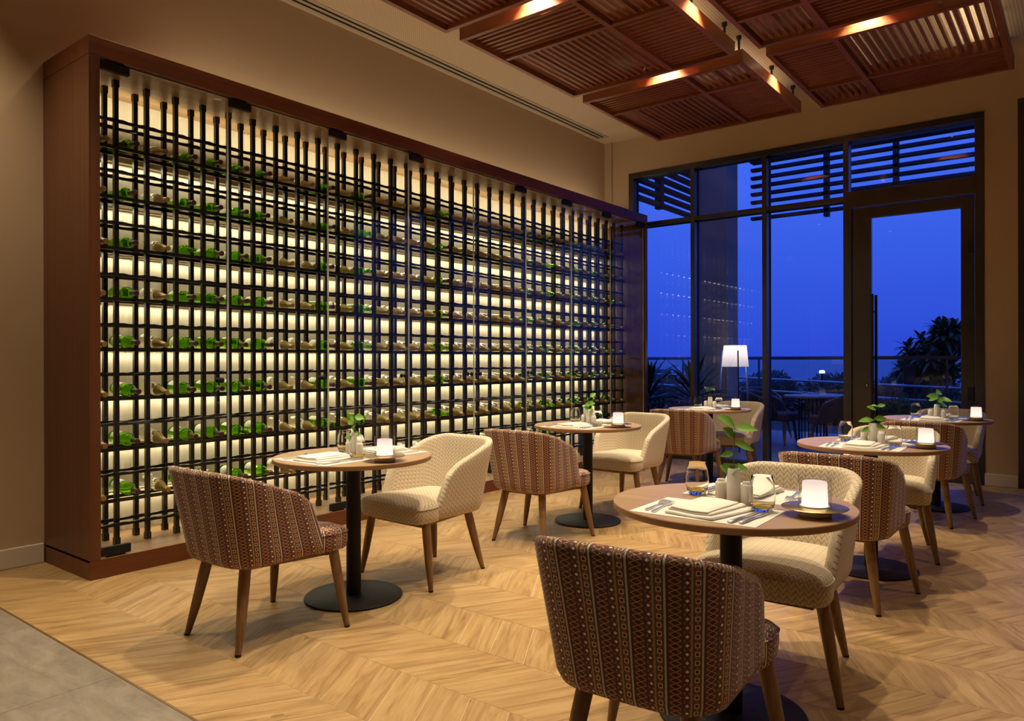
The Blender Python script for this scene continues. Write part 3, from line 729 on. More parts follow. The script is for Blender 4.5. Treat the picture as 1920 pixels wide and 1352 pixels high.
TABLES = [('A1', -3.127, 2.602, 'table nearest the cabinet corner'), ('A2', -3.116, 4.950, 'middle table along the cabinet'), ('A3', -3.130, 7.357, 'left table by the window'),
          ('B1', -1.012, 2.570, 'big foreground table'), ('B2', -1.041, 4.876, 'middle table of the right row'), ('B3', -1.035, 7.255, 'table in front of the glass door')]
place_chair('p', -3.094, 2.024, 0.3, 'burgundy patterned tub chair seen from behind at the table nearest cabinet corner')
place_chair('c', -3.137, 3.178, 178, 'cream chevron tub chair facing us at the table nearest cabinet corner')
place_chair('p', -3.112, 4.284, 2.5, 'burgundy patterned tub chair at the middle table along the cabinet')
place_chair('c', -3.135, 5.600, 178, 'cream chevron tub chair at the middle table along the cabinet')
place_chair('p', -3.155, 6.845, 6, 'burgundy patterned tub chair at the left table by the window')
place_chair('c', -3.090, 7.890, 184, 'cream chevron tub chair against the window glass, left table')
place_chair('p', -0.988, 1.980, 4, 'large burgundy patterned tub chair in the foreground, back to the camera')
place_chair('c', -1.020, 3.098, 182, 'cream chevron tub chair facing us behind the big foreground table')
place_chair('p', -1.028, 4.250, 0, 'burgundy patterned tub chair at the middle table of the right row')
place_chair('c', -1.051, 5.455, 184, 'cream chevron tub chair at the middle table of the right row')
place_chair('p', -1.012, 6.640, -1, 'burgundy patterned tub chair at the table before the glass door')
place_chair('c', -1.020, 7.815, 180, 'cream chevron tub chair closest to the glass door')

# ------------------------------------------------------------------ tables
ZTOP, RT = 0.762, 0.42
top_me = MB().lathe([(0.001, ZTOP-0.024), (RT-0.004, ZTOP-0.024), (RT, ZTOP-0.020), (RT, ZTOP-0.003), (RT-0.002, ZTOP), (0.001, ZTOP)], 72, cap=False).mesh('tabletop', [M['top'], M['edge']], True, angle=30)
for p in top_me.polygons:
    if abs(p.normal.z) < 0.7 or p.normal.z < 0: p.material_index = 1
ped_me = MB().lathe([(0.039, 0.012), (0.039, ZTOP-0.030)], 28).mesh('pedestal', M['black'], True, angle=40)
plate_me = MB().lathe([(0.14, ZTOP-0.032), (0.14, ZTOP-0.024)], 28).mesh('mounting_plate', M['black'], True, angle=40)
base_me = MB().lathe([(0.001, 0), (0.256, 0), (0.26, 0.003), (0.26, 0.010), (0.255, 0.0135), (0.05, 0.016), (0.001, 0.016)], 60, cap=False).mesh('base_disc', M['black'], True, angle=40)

# tableware meshes
def fork_mesh():
    m = MB(); T = 0.0016
    def zc(y): return 0.003+0.010*max(0, (y-0.11)/0.08)**1.0*math.exp(-((y-0.155)/0.03)**2) if y > 0.10 else 0.003
    sec = [(0.0, 0.0055), (0.01, 0.0075), (0.04, 0.006), (0.09, 0.0035), (0.115, 0.0035), (0.13, 0.009), (0.145, 0.0125)]
    vs = []; fs = []
    for y, w in sec:
        z = zc(y); vs += [(-w, y, z-T), (w, y, z-T), (w, y, z+T), (-w, y, z+T)]
    for k in range(len(sec)-1):
        for q in range(4): fs.append((k*4+q, k*4+(q+1) % 4, k*4+4+(q+1) % 4, k*4+4+q))
    fs += [(3, 2, 1, 0)]; n = (len(sec)-1)*4; fs.append((n, n+1, n+2, n+3)); m.add(vs, fs)
    for k in range(4):
        x = -0.0105+k*0.007; ys = [0.143, 0.165, 0.185, 0.198]; vs = []; fs = []
        for j, y in enumerate(ys):
            w = (0.0022, 0.002, 0.0018, 0.001)[j]; z = zc(y); vs += [(x-w, y, z-T), (x+w, y, z-T), (x+w, y, z+T), (x-w, y, z+T)]
        for j in range(3):
            for q in range(4): fs.append((j*4+q, j*4+(q+1) % 4, j*4+4+(q+1) % 4, j*4+4+q))
        fs += [(3, 2, 1, 0), (12, 13, 14, 15)]; m.add(vs, fs)
    return m.mesh('fork', M['steel'], True, angle=50)
def knife_parts():
    h = MB(); vs = []; fs = []; n = 10
    for y, w, hh in ((0, 0.004, 0.002), (0.003, 0.008, 0.0036), (0.03, 0.0095, 0.0042), (0.07, 0.0075, 0.004), (0.1, 0.0065, 0.0036), (0.105, 0.005, 0.003)):
        for k in range(n): a = 2*PI*k/n; vs.append((w*math.cos(a), y, 0.0045+hh*math.sin(a)))
    for i in range(5):
        for k in range(n): fs.append((i*n+k, i*n+(k+1) % n, (i+1)*n+(k+1) % n, (i+1)*n+k))
    fs += [tuple(range(n)), tuple(5*n+k for k in range(n))]; h.add(vs, fs)
    b = MB(); poly = [(-0.005, 0.105), (0.006, 0.105), (0.0095, 0.125), (0.010, 0.185), (0.007, 0.205), (0.0, 0.215), (-0.005, 0.212)]
    b.prism(poly, 0.0036, 0.0052)
    return h.mesh('handle', M['steel'], True, angle=60), b.mesh('blade', M['steel'])
def spoon_mesh():
    m = MB(); T = 0.0014
    sec = [(0.0, 0.005, 0.003), (0.008, 0.007, 0.003), (0.05, 0.005, 0.003), (0.095, 0.003, 0.004), (0.105, 0.004, 0.005)]
    vs = []; fs = []
    for y, w, z in sec: vs += [(-w, y, z-T), (w, y, z-T), (w, y, z+T), (-w, y, z+T)]
    for k in range(len(sec)-1):
        for q in range(4): fs.append((k*4+q, k*4+(q+1) % 4, k*4+4+(q+1) % 4, k*4+4+q))
    fs += [(3, 2, 1, 0)]; m.add(vs, fs)
    vs = []; fs = []; n = 16; rings = [(1.0, 0.0075), (0.97, 0.0085), (0.75, 0.0045), (0.4, 0.002), (0.1, 0.0015)]
    for f, z in rings:
        for k in range(n): a = 2*PI*k/n; vs.append((0.017*f*math.cos(a), 0.130+0.026*f*math.sin(a), z))
    for i in range(len(rings)-1):
        for k in range(n): fs.append((i*n+k, i*n+(k+1) % n, (i+1)*n+(k+1) % n, (i+1)*n+k))
    fs.append(tuple(4*n+k for k in range(n))); m.add(vs, fs)
    return m.mesh('spoon', M['steel'], True, angle=60)
fork_me = fork_mesh(); kh_me, kb_me = knife_parts(); spoon_me = spoon_mesh()
def napkin_mesh():
    m = MB()
    for (w, l, ox, oy, z0, z1, sk) in ((0.090, 0.128, 0.004, 0.0, 0.0008, 0.0095, 0.012), (0.082, 0.120, -0.012, 0.008, 0.0095, 0.0175, 0.0), (0.072, 0.118, -0.020, 0.006, 0.0175, 0.023, -0.008)):
        P = chaikin([(-w, -l), (w, -l), (w, l), (-w, l)], 1); P = chaikin([(x*0.999, y) for x, y in [(-w, -l), (-w*.8, -l), (w*.8, -l), (w, -l), (w, -l*.8), (w, l*.8), (w, l), (w*.8, l), (-w*.8, l), (-w, l), (-w, l*.8), (-w, -l*.8)]], 2)
        n = len(P); vs = []; fs = []; rows = [(0.975, z0), (1.0, z0+0.25*(z1-z0)), (1.0, z0+0.7*(z1-z0)), (0.97, z1), (0.5, z1+0.001)]
        for f, z in rows:
            for (x, y) in P: vs.append((x*f+ox+sk*y/l, y*f+oy, z+0.0016*math.sin(x*40+y*17)*(1 if z > z0+0.001 else 0)))
        for a in range(len(rows)-1):
            for k in range(n): fs.append((a*n+k, a*n+(k+1) % n, (a+1)*n+(k+1) % n, (a+1)*n+k))
        fs += [tuple(range(n)), tuple((len(rows)-1)*n+k for k in range(n))]; m.add(vs, fs)
    return m.mesh('napkin', M['linen'], True, angle=60)
nap_me = napkin_mesh()
mat_me = MB().box(-0.215, 0.215, -0.152, 0.152, 0, 0.0012).mesh('placemat', M['paper'])
tum_me = MB().lathe([(0.001, 0.0), (0.026, 0.0), (0.030, 0.002), (0.0385, 0.018), (0.043, 0.040), (0.0435, 0.060), (0.040, 0.090), (0.0345, 0.120), (0.0340, 0.1206), (0.0336, 0.120), (0.0391, 0.090), (0.0426, 0.060), (0.0421, 0.040), (0.0372, 0.021), (0.027, 0.0125), (0.001, 0.0105)], 36, cap=False).mesh('tumbler', M['glass'], True, angle=60)
tumb_me = MB().lathe([(0.001, 0.0108), (0.026, 0.0128), (0.0355, 0.0205), (0.0345, 0.0212), (0.001, 0.0212)], 28, cap=False).mesh('painted_reflection', M['glassbase'], True, angle=60)  # added disc; its amber colour imitates table wood reflected through the thick base
vase_me = MB().lathe([(0.001, 0), (0.022, 0), (0.0245, 0.004), (0.0245, 0.085), (0.0215, 0.118), (0.0200, 0.124), (0.0165, 0.124), (0.0175, 0.115), (0.019, 0.06), (0.001, 0.055)], 28, cap=False).mesh('bud_vase', M['white_cer'], True, angle=45)
shk_me = MB().lathe([(0.001, 0), (0.0185, 0), (0.0205, 0.004), (0.0205, 0.064), (0.0190, 0.070), (0.0150, 0.0725), (0.0150, 0.078), (0.0135, 0.081), (0.001, 0.0815)], 24, cap=False).mesh('shaker_body', M['white_cer'], True, angle=45)
hole_me = MB().lathe([(0.0016, 0.0813), (0.0016, 0.0819)], 8).mesh('pour_hole', M['rod'])
lb_me = MB().lathe([(0.001, 0), (0.049, 0), (0.052, 0.003), (0.052, 0.022), (0.049, 0.026), (0.001, 0.026)], 36, cap=False).mesh('lamp_base', M['lampbase'], True, angle=40)
ld_me = MB().lathe([(0.001, 0.026), (0.103, 0.026), (0.105, 0.0275), (0.103, 0.029), (0.001, 0.029)], 48, cap=False).mesh('brass_disc', M['brass'], True, angle=40)
gg = G('frosted_glow'); gz = gg.m('DIVIDE', gg.m('SUBTRACT', gg.sep(gg.oc())[2], 0.033), 0.08); ge_ = gg.n('ShaderNodeEmission')
gg.set(ge_.inputs[0], gg.mix(gz, (1.0, 0.80, 0.56), (1.0, 0.76, 0.66))); gg.set(ge_.inputs[1], gg.m('SUBTRACT', 2.0, gg.m('MULTIPLY', gz, 0.95)))
gg.nt.links.new(ge_.outputs[0], gg.out.inputs[0]); glow_mat = gg.mat
lg_me = MB().lathe([(0.041, 0.033), (0.0385, 0.108), (0.036, 0.112), (0.014, 0.112), (0.013, 0.106), (0.001, 0.106)], 32).mesh('glow_shade', glow_mat, True, angle=40)
ls_me = MB().lathe([(0.001, 0.029), (0.047, 0.029), (0.047, 0.033), (0.001, 0.033)], 32, cap=False).mesh('shade_seat', M['white_cer'], True, angle=40)
lc_me = MB().lathe([(0.050, 0.029), (0.052, 0.029), (0.052, 0.128), (0.050, 0.128), (0.050, 0.029)], 36, cap=False).mesh('glass_cylinder', glass_pane('lamp_glass', (0.95, 0.95, 0.95), 1.5), True, angle=40)

def leaf_geo(m, base, d, L, Wd, droop=0.3, fold=0.15, roll=0.0):
    d = Vector(d).normalized(); side = d.cross(Vector((0, 0, 1)))
    if side.length < 1e-3: side = Vector((1, 0, 0))
    side.normalize(); nrm_ = side.cross(d)
    side = side*math.cos(roll)+nrm_*math.sin(roll); nrm_ = side.cross(d)
    vs = []; fs = []; prof = [(0, 0.02), (0.18, 0.6), (0.42, 1.0), (0.7, 0.72), (0.9, 0.28), (1.0, 0.0)]
    for t, w in prof:
        c = Vector(base)+d*L*t-Vector((0, 0, 1))*droop*L*t*t
        vs += [c-side*Wd*w/2+nrm_*fold*Wd*w, c, c+side*Wd*w/2+nrm_*fold*Wd*w]
    for k in range(len(prof)-1):
        for q in (0, 1): fs.append((k*3+q, k*3+q+1, k*3+4+q, k*3+3+q))
    m.add(vs, fs)
RIGHT = YAW
def sprig(loc, spec, hgt, lean, label, rnd, mat=None):
    t = thing('plant_sprig', label, 'plant', loc, 0, 'green sprigs in the bud vases')
    L = Vector((lean[0], lean[1], 0))
    def at(s): return Vector((0, 0, 0.06-0.124+0.064))+Vector((L.x*s*s, L.y*s*s, hgt*s))
    link('stem', MB().tube([at(k/6) for k in range(7)], [0.0022-0.0002*k for k in range(7)], 6).mesh('stem', M['stem'], True), t)
    for (s, az, el, Ll, Wd) in spec:
        m = MB(); d = (math.cos(az)*math.cos(el), math.sin(az)*math.cos(el), math.sin(el)); ro = (0.95 if math.cos(az-RIGHT) < 0 else -0.95)+rnd.uniform(-0.25, 0.25); leaf_geo(m, at(s), d, Ll*1.15, Wd*1.2, 0.2, 0.12, ro)
        link('leaf', m.mesh('leaf', mat or M['leaf'], True, fix=False), t)
    return t
def bushy(n, h0, h1, L, seed):
    r = random.Random(seed); return [(r.uniform(h0, h1), k*2.4+r.uniform(-.3, .3), r.uniform(-0.1, 0.9), L*r.uniform(0.75, 1.15), L*r.uniform(0.55, 0.7)) for k in range(n)]
# screen-right direction in plan is (cos YAW, sin YAW)
SPR = {'A1': (bushy(11, 0.15, 0.95, 0.055, 1), 0.13, (0.0, 0.0), 'bushy dark green sprig above the vase at the cabinet corner table'),
       'A2': (bushy(10, 0.12, 0.95, 0.055, 4), 0.15, (0.01, 0.01), 'round-leaved green sprig on the middle table along the cabinet'),
       'A3': (bushy(9, 0.3, 1.0, 0.06, 6), 0.13, (-0.02, 0.0), 'dark sprig in the vase on the left table by the window'),
       'B1': ([(0.22, RIGHT+PI-0.3, 0.7, 0.055, 0.036), (0.30, RIGHT+0.2, 0.15, 0.05, 0.03), (0.55, RIGHT+PI, 0.0, 0.045, 0.022), (0.72, RIGHT, -0.2, 0.065, 0.034), (0.80, RIGHT+PI+0.2, 0.85, 0.062, 0.036), (0.97, RIGHT, 0.1, 0.075, 0.036), (0.99, RIGHT+PI-0.2, 0.75, 0.075, 0.036), (0.18, RIGHT-1.5, 0.8, 0.05, 0.03)], 0.185, (0.0, 0.01), 'tall bright green sprig with pointed leaves on the foreground table'),
       'B2': ([(0.20, RIGHT+PI, -0.1, 0.065, 0.034), (0.28, RIGHT, 0.05, 0.065, 0.036), (0.5, RIGHT+PI, 0.1, 0.085, 0.036), (0.52, RIGHT+0.1, 0.25, 0.075, 0.034), (0.85, RIGHT+PI, 0.55, 0.06, 0.036), (0.98, RIGHT, 0.35, 0.05, 0.024), (1.0, RIGHT+PI-0.5, 0.3, 0.03, 0.015)], 0.14, (0.02, 0.02), 'green sprig with spread oval leaves on the middle right table'),
       'B3': (bushy(8, 0.2, 1.0, 0.085, 9), 0.16, (0.03, 0.02), 'green sprig in the vase before the glass door')}
def zitem(name, me, label, cat, x, y, z, rz, group): return tag(link(name, me, None, (x, y, z), (0, 0, rz)), label, cat, group)
for key, tx, ty, wd in TABLES:
    t = thing('round_table', 'round wood pedestal table, '+wd, 'table', (tx, ty, 0), 0, 'round pedestal tables')
    o = link('tabletop', top_me, t); link('pedestal', ped_me, t); link('mounting_plate', plate_me, t); link('base_disc', base_me, t)
    r = random.Random(key); J = lambda a=0.006: r.uniform(-a, a)
    z1 = ZTOP+0.0003; z2 = ZTOP+0.0018
    for s, sw in ((-1, 'near'), (1, 'far')):
        A = 0 if s < 0 else PI
        def at(x, y): return (tx-s*x, ty-s*y) if s < 0 else (tx-x, ty-y)
        def put(x, y): return (tx+x, ty+y) if s < 0 else (tx-x, ty-y)
        zitem('placemat', mat_me, 'white paper placemat, %s side of the %s' % (sw, wd), 'placemat', tx+J(), ty+s*0.203, z1, J(0.03), 'paper placemats')
        x, y = put(0.012+J(), -0.205+J()); zitem('napkin', nap_me, 'folded white napkin, %s side of the %s' % (sw, wd), 'napkin', x, y, z2, A+J(0.12), 'folded napkins')
        for q, xx in enumerate((-0.170, -0.138)):
            x, y = put(xx+J(0.002), -0.325-0.012*q); zitem('fork', fork_me, '%s steel fork, %s side of the %s' % (('outer', 'inner')[q], sw, wd), 'fork', x, y, z2, A+0.10+J(0.03), 'steel forks')
        for q, xx in enumerate((0.130, 0.162)):
            x, y = put(xx+J(0.002), -0.345+0.012*q); k = thing('table_knife', '%s steel table knife, %s side of the %s' % (('inner', 'outer')[q], sw, wd), 'knife', (x, y, z2), A-0.05+J(0.03), 'steel table knives')
            link('handle', kh_me, k); link('blade', kb_me, k)
        x, y = put(-0.075, -0.062) ; zitem('dessert_spoon', spoon_me, 'steel spoon above the napkin, %s side of the %s' % (sw, wd), 'spoon', x, y, z2, A-PI/2+J(0.1), 'steel dessert spoons')
        x, y = (tx+0.145+J(), ty-0.098+J()) if s < 0 else (tx-0.160+J(), ty+0.075+J())
        tb_ = zitem('tumbler', tum_me, 'clear stemless glass, %s side of the %s' % (sw, wd), 'glass', x, y, z2, 0, 'stemless glasses'); link('painted_reflection', tumb_me, tb_)
    vx, vy = tx+0.012, ty-0.003
    zitem('bud_vase', vase_me, 'white ceramic bud vase on the '+wd, 'vase', vx, vy, z1, 0, 'white bud vases')
    for q, dx in enumerate((-0.050, 0.049)):
        s_ = thing('shaker', 'white ceramic %s of the vase on the %s' % (('shaker left', 'shaker right')[q], wd), 'shaker', (vx+dx, vy+0.006*(q*2-1)*-1, z1), 0, 'ceramic shakers')
        link('shaker_body', shk_me, s_)
        for k in range(3+q): link('pour_hole', hole_me, s_, (0.006*math.cos(k*2.1), 0.006*math.sin(k*2.1), 0))
    lp = thing('table_lamp', 'glowing glass cylinder lamp with metal disc on the '+wd, 'lamp', (tx+0.304, ty-0.050, z1), 0, 'glowing table lamps')
    for nm, me in (('lamp_base', lb_me), ('brass_disc', ld_me), ('shade_seat', ls_me), ('glow_shade', lg_me), ('glass_cylinder', lc_me)): link(nm, me, lp)
    spec, hg, ln, lb = SPR[key]
    sprig((vx, vy, z1+0.058), spec, hg+0.03, ln, lb, r, M['leafdk'] if key == 'A3' else None)

# ------------------------------------------------------------------ terrace outside
ter = G('terrace_deck'); f_ = ter.noise(ter.vm('MULTIPLY', ter.oc(), (3, 22, 1)), 1, 3); terrace_mat = ter.pbr(ter.mix(f_, (0.16, 0.15, 0.14), (0.24, 0.23, 0.22)), 0.45)
struct('floor_terrace', boxmesh('floor_terrace', terrace_mat, (-12, 8, YB+0.16, 13.4, -0.12, -0.006)))
struct('ground_garden', boxmesh('ground_garden', plain('garden_soil', (0.05, 0.06, 0.05), 0.9), (-80, 60, 13.4, 45, -0.5, -0.25)))
sg = G('sea_water'); sn = sg.noise(sg.vm('MULTIPLY', sg.oc(), (0.25, 1.2, 1)), 0.6, 4); sea_mat = sg.pbr((0.03, 0.05, 0.12), 0.25, 0, sg.bump(sn, 0.5, 0.3))
struct('ground_sea', boxmesh('ground_sea', sea_mat, (-3500, 3500, 45, 4000, -3.2, -3)))
plaster = G('rough_plaster'); pf = plaster.noise(plaster.oc(), 38, 4); col_mat = plaster.pbr((0.22, 0.21, 0.20), 0.9, 0, plaster.bump(pf, 0.7, 0.01))
struct('wall_column', boxmesh('wall_column', col_mat, (-4.72, -4.19, 10.50, 10.94, -0.006, 5.0), 0.008))
scr = plain('dark_louvre', (0.02, 0.02, 0.022), 0.6)
t = thing('louvre_screen', 'dark horizontal louvre screen hanging across the terrace front', 'louvre', (0, 11.5, 0))
for k in range(7): bx('slat', scr, (-4.18, 1.5, -0.05, 0.05, 3.47+0.127*k, 3.515+0.127*k), t)
for x in (-3.05, -2.12, -0.9): bx('hanger_post', scr, (x-0.035, x+0.035, -0.05, 0.05, 3.40, 4.36), t)
bx('top_beam', scr, (-4.18, 1.5, -0.1, 0.1, 4.36, 4.75), t)
t = thing('louvre_screen', 'dark louvre screen running back to the column at left', 'louvre', (-4.90, 0, 0))
for k in range(7): bx('slat', scr, (-0.05, 0.05, 8.98, 11.44, 3.50+0.127*k, 3.548+0.127*k), t)
bx('hanger_post', scr, (-0.04, 0.06, 9.68, 9.78, 3.46, 4.5), t); bx('top_beam', scr, (-0.1, 0.1, 9.0, 11.4, 4.40, 4.75), t)
# glass balustrade
t = thing('glass_balustrade', 'clear glass balustrade with slim top rail at the terrace edge', 'railing', (0, 13.0, 0))
railm = plain('steel_rail', (0.10, 0.10, 0.11), 0.3, 0.8)
bx('top_rail', railm, (-7.5, 4, -0.03, 0.03, 1.27, 1.325), t)
for k in range(8):
    x = -7.5+k*1.45; bx('glass_panel', M['pane'], (x+0.02, x+1.43, -0.006, 0.006, 0.05, 1.27), t); bx('baluster', railm, (x-0.012, x+0.012, -0.02, 0.02, -0.006, 1.27), t)
# metal ramp handrails
hr = plain('brushed_handrail', (0.40, 0.42, 0.45), 0.25, 0.9)
for q, (z0, lb) in enumerate(((0.92, 'upper'), (0.68, 'lower'))):
    tag(link('handrail', MB().tube([(-9.5, 15.6, z0+0.05), (-6.5, 15.2, z0), (-1.0, 14.2, z0-0.16), (1.0, 13.9, z0-0.22)], 0.025, 8).mesh('handrail', hr, True)), 'sloping metal ramp handrail beyond the glass, %s one' % lb, 'handrail', 'ramp handrails')
# floor lamp
lamp = thing('floor_lamp', 'white pleated shade tripod lamp glowing on the terrace beside the column', 'lamp', (-3.93, 10.15, 0))
shade_mat = G('pleated_shade'); so = shade_mat.sep(shade_mat.oc()); e_ = shade_mat.n('ShaderNodeEmission'); e_.inputs[0].default_value = (0.86, 0.74, 0.78, 1); e_.inputs[1].default_value = 0.30
d_ = shade_mat.n('ShaderNodeBsdfTranslucent'); d_.inputs[0].default_value = (0.8, 0.75, 0.72, 1); a_ = shade_mat.n('ShaderNodeAddShader')
shade_mat.nt.links.new(e_.outputs[0], a_.inputs[0]); shade_mat.nt.links.new(d_.outputs[0], a_.inputs[1]); shade_mat.nt.links.new(a_.outputs[0], shade_mat.out.inputs[0])
m = MB(); vs = []; fs = []; n = 72
for z, r in ((1.175, 0.178), (1.475, 0.150)):
    for k in range(n): a = 2*PI*k/n; rr = r+(0.006 if k % 2 else -0.006); vs.append((rr*math.cos(a), rr*math.sin(a), z))
for k in range(n): fs.append((k, (k+1) % n, n+(k+1) % n, n+k))
m.add(vs, fs); link('lamp_shade', m.mesh('lamp_shade', shade_mat.mat), lamp)
for a in (-1.0, 1.1, 3.2): link('leg', MB().tube([(0.185*math.cos(a), 0.185*math.sin(a), 1.40), (0.27*math.cos(a), 0.27*math.sin(a), -0.005)], 0.010, 8).mesh('leg', M['rod'] if a == -1.0 else hr, True), lamp)
link('bulb', MB().lathe([(0.001, 1.26), (0.03, 1.28), (0.035, 1.31), (0.02, 1.35), (0.001, 1.36)], 12, cap=False).mesh('bulb', emit('bulb_glow', (1, 0.85, 0.7), 2), True), lamp)
L = bpy.data.lights.new('bulb', 'POINT'); L.energy = 2.2; L.color = (1, 0.82, 0.68); L.shadow_soft_size = 0.1; link('bulb_light', L, lamp, (0, 0, 1.40))

# outdoor furniture: dark wicker tub chairs round a small table
wick = G('dark_wicker'); wo_ = wick.sep(wick.uv()); wv = wick.m('MULTIPLY', wick.m('SINE', wick.m('MULTIPLY', wo_[0], 420)), wick.m('SINE', wick.m('MULTIPLY', wo_[1], 420)))
wick_mat = wick.pbr(wick.mix(wick.m('GREATER_THAN', wv, 0), (0.012, 0.010, 0.010), (0.035, 0.030, 0.028)), 0.6, 0, wick.bump(wv, 0.6, 0.004))
wshell = shell_mesh(wick_mat); wseat = seat_mesh(plain('brown_cushion', (0.10, 0.05, 0.035), 0.8)); wlegs = plain('dark_metal_leg', (0.03, 0.025, 0.02), 0.5)
rim_me = MB().tube([shell_pt(i, ztop(i)+0.006, THK/2) for i in range(NS)], 0.008, 6).mesh('rim', plain('rim_grey', (0.22, 0.22, 0.24), 0.4), True)
def wchair(x, y, rz, label):
    t = thing('wicker_chair', label, 'chair', (x, y, -0.006), math.radians(rz), 'dark wicker terrace chairs')
    t.scale = (1.08, 1.08, 1.0); link('shell', wshell, t); link('seat', wseat, t); link('rim', rim_me, t)
    for me in (leg_front, leg_front2, leg_rear, leg_rear2):
        link('leg', me, t)
wchair(-3.80, 11.30, -88, 'dark wicker tub chair behind the glass, left of the terrace table')
wchair(-2.72, 10.95, 60, 'dark wicker tub chair behind the glass, right of the terrace table')
wchair(-4.2, 12.1, -130, 'dark wicker tub chair half hidden beyond the floor lamp')
t = thing('terrace_table', 'dark round terrace table with slatted drum base behind the glass', 'table', (-3.20, 11.30, -0.006))
link('tabletop', MB().lathe([(0.001, 0.72), (0.40, 0.72), (0.405, 0.725), (0.405, 0.745), (0.40, 0.75), (0.001, 0.75)], 40, cap=False).mesh('tabletop', plain('terrace_top', (0.16, 0.16, 0.17), 0.3), True, angle=40), t)
sl = boxmesh('drum_slat', M['rod'], (-0.008, 0.008, 0.195, 0.205, 0, 0.72))
for k in range(22): link('drum_slat', sl, t, (0, 0, 0), (0, 0, 2*PI*k/22))
link('base_ring', MB().lathe([(0.15, 0), (0.22, 0), (0.22, 0.02), (0.15, 0.02)], 30).mesh('base_ring', M['rod'], True, angle=40), t)
for q, (dx, dy) in enumerate(((-0.12, 0.0), (0.10, 0.06))): tb_ = zitem('terrace_tumbler', tum_me, 'glass on the terrace table, %s one' % ('left', 'right')[q], 'glass', -3.20+dx, 11.30+dy, 0.7445, 0, 'terrace glasses'); link('painted_reflection', tumb_me, tb_)

# planting
def leaf_cloud(n, rx, ry, rz, L, Wd, seed, hollow=0.55):
    r = random.Random(seed); m = MB()
    for _ in range(n):
        a = r.uniform(0, 2*PI); u_ = r.uniform(-0.5, 1); s = math.sqrt(max(0, 1-u_*u_)); k = r.uniform(hollow, 1.0)
        p = Vector((rx*s*math.cos(a)*k, ry*s*math.sin(a)*k, rz*u_*k+rz*0.5))
        d = (p-Vector((0, 0, rz*0.3))).normalized()+Vector((r.uniform(-.7, .7), r.uniform(-.7, .7), r.uniform(-.2, .8)))
        d.normalize(); sd = d.cross(Vector((r.uniform(-1, 1), r.uniform(-1, 1), 1))).normalized(); l = L*r.uniform(0.6, 1.2); w = Wd*r.uniform(0.6, 1.1)
        m.add([p, p+d*l*0.45+sd*w/2, p+d*l, p+d*l*0.45-sd*w/2], [(0, 1, 2, 3)])
    return m
def bush(name, x, y, z, rx, ry, rz, n, L, Wd, seed, mat, label, group):
    t = thing(name, label, 'shrub', (x, y, z), 0, group)
    tag(link('foliage', leaf_cloud(n, rx, ry, rz, L, Wd, seed).mesh('foliage', mat, fix=False), t), kind='stuff')
    r = random.Random(seed); 
    for k in range(3): link('stem', MB().tube([(0, 0, 0), (r.uniform(-.5, .5)*rx, r.uniform(-.5, .5)*ry, rz)], [0.012, 0.005], 5).mesh('stem', M['bark']), t)
    return t
def spiky(x, y, z, n, L, seed, label):
    t = thing('yucca', label, 'plant', (x, y, z), 0, 'spiky terrace plants'); r = random.Random(seed)
    link('trunk', MB().tube([(0, 0, 0), (0.02, 0.0, 0.45), (0.0, 0.02, 0.80)], [0.05, 0.04, 0.03], 8).mesh('trunk', M['bark'], True), t)
    for k in range(n):
        az = k*2.399+r.uniform(-.2, .2); el = lerp(1.35, 0.05, (k/n)**0.9)+r.uniform(-.1, .1)
        m = MB(); leaf_geo(m, (0, 0, 0.62+0.18*(1-k/n)), (math.cos(az)*math.cos(el), math.sin(az)*math.cos(el), math.sin(el)), L*r.uniform(0.8, 1.15), 0.085*r.uniform(0.8, 1.1), 0.35*r.uniform(0.4, 1.2), 0.25)
        link('blade_leaf', m.mesh('blade_leaf', M['leafdk'], True, fix=False), t)
spiky(-5.10, 9.80, 0.0, 34, 0.80, 3, 'spiky yucca half hidden by the cabinet end outside the glass')
spiky(-4.40, 9.75, 0.0, 38, 0.80, 5, 'spiky yucca in front of the terrace column')
bush('leafy_shrub', -5.05, 9.75, 0.0, 0.38, 0.25, 0.50, 1100, 0.06, 0.035, 11, M['leafdk'], 'small-leaved shrub below the yuccas outside the left pane', 'terrace shrubs')
bush('leafy_shrub', -4.55, 9.55, 0.0, 0.28, 0.22, 0.45, 800, 0.06, 0.035, 12, M['leafdk'], 'small-leaved shrub at the foot of the terrace column', 'terrace shrubs')
for k in range(6):
    bush('planter_shrub', -2.75+k*0.48, 12.35+0.1*(k % 2), 0.0, 0.36, 0.30, 0.44, 1100, 0.085, 0.045, 20+k, M['leafpl'], 'low green planter shrub behind the door glass, %s from the left' % ordn(k+1), 'planter shrubs')
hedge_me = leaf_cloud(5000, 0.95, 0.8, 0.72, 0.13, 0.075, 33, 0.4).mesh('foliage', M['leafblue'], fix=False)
stem_me = MB().tube([(0, 0, 0), (0, 0, 0.7)], [0.05, 0.02], 6).mesh('stem', M['bark'])
for k in range(12):
    x = -15.5+k*1.75; y = 20+random.uniform(-0.5, 0.5)
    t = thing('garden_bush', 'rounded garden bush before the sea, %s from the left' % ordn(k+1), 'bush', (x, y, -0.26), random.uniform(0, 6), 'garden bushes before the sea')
    t.scale = (1.2, 1, random.uniform(1.0, 1.2)); tag(link('foliage', hedge_me, t), kind='stuff'); link('stem', stem_me, t)
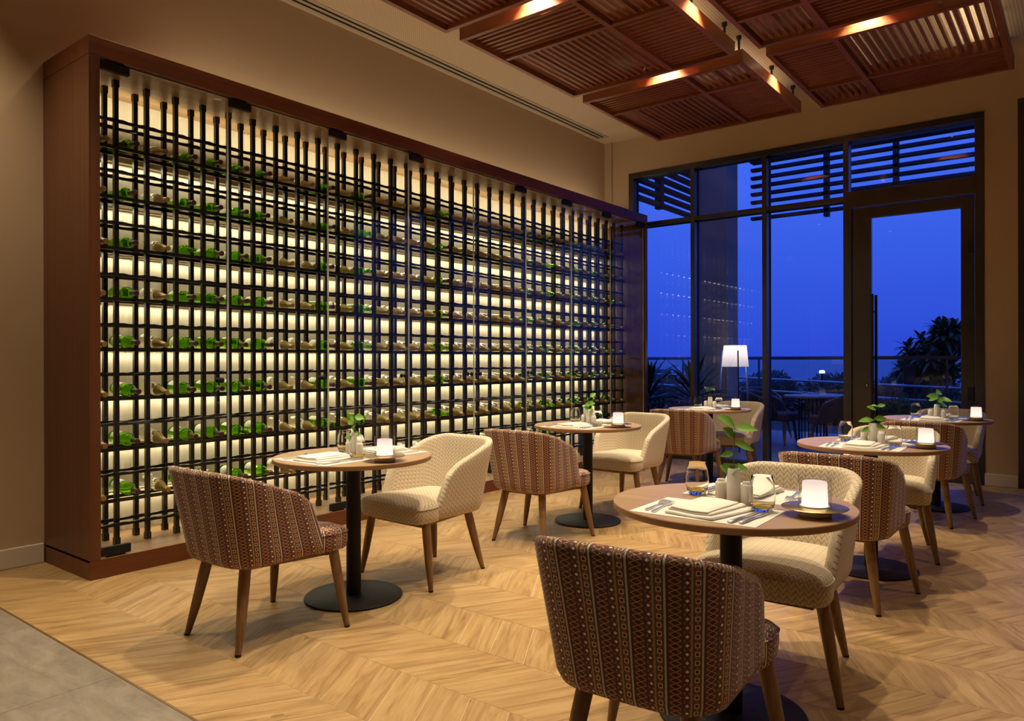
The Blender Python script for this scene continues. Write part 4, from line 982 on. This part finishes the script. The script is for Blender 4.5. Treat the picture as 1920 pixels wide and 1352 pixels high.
# frangipani
def frangipani():
    r = random.Random(2); base = Vector((-2.70, 16.0, -0.26))
    t = thing('frangipani_tree', 'dark frangipani tree with whorled leaves beyond the glass balustrade', 'tree', base)
    tr = MB().tube([(0, 0, 0), (0.10, 0, 0.55), (0.28, 0.02, 1.0), (0.42, 0.0, 1.35)], [0.085, 0.075, 0.065, 0.05], 8); link('trunk', tr.mesh('trunk', M['bark'], True), t)
    tips = []
    cx = Vector((0.72, 0.1, 1.50))
    for k in range(110):
        a = r.uniform(0, 2*PI); e = r.uniform(-0.25, 1.35); R_ = r.uniform(0.5, 1.0)
        p = cx+Vector((1.12*math.cos(a)*math.cos(e)*R_, 0.9*math.sin(a)*math.cos(e)*R_, 0.78*math.sin(e)*R_-0.25*(1 if math.cos(a) < 0 else 0)*abs(math.cos(a))*math.cos(e)))
        tips.append(p)
    start = Vector((0.30, 0.02, 1.05))
    for p in tips[:34]:
        mid = start.lerp(p, 0.55)+Vector((0, 0, -0.08)); link('branch', MB().tube([start, mid, p], [0.035, 0.022, 0.012], 5).mesh('branch', M['bark'], True), t)
    m = MB()
    for p in tips:
        ax = (p-start).normalized()
        for k in range(16):
            az = k*2.4+r.uniform(-.2, .2); el = lerp(1.1, -0.45, k/16)
            a1 = ax.cross(Vector((0.3, 0.2, 1))).normalized(); b1 = ax.cross(a1)
            d = ax*math.sin(el)+(a1*math.cos(az)+b1*math.sin(az))*math.cos(el); leaf_geo(m, p, d, r.uniform(0.24, 0.38), 0.095, 0.3, 0.1)
    tag(link('foliage', m.mesh('foliage', M['leafdk'], True, fix=False), t), kind='stuff')
frangipani()
# small far things in the garden
t = thing('garden_lamp', 'small lit garden lamp post in front of the bushes', 'lamp', (-5.05, 18.6, -0.26))
link('post', MB().lathe([(0.03, 0), (0.03, 1.2)], 8).mesh('post', M['rod']), t); link('lamp_head', MB().lathe([(0.06, 1.2), (0.07, 1.23), (0.05, 1.27)], 12).mesh('lamp_head', emit('garden_glow', (0.9, 0.9, 1.0), 3.0)), t)
t = thing('garden_lantern', 'dark tapered lantern box standing beyond the balustrade', 'lantern', (-2.50, 14.7, -0.26))
link('box', MB().prism([(-0.08, -0.08), (0.08, -0.08), (0.08, 0.08), (-0.08, 0.08)], 0.95, 1.42).mesh('box', M['rod']), t); link('post', MB().lathe([(0.03, 0), (0.03, 0.96)], 8).mesh('post', M['rod']), t)
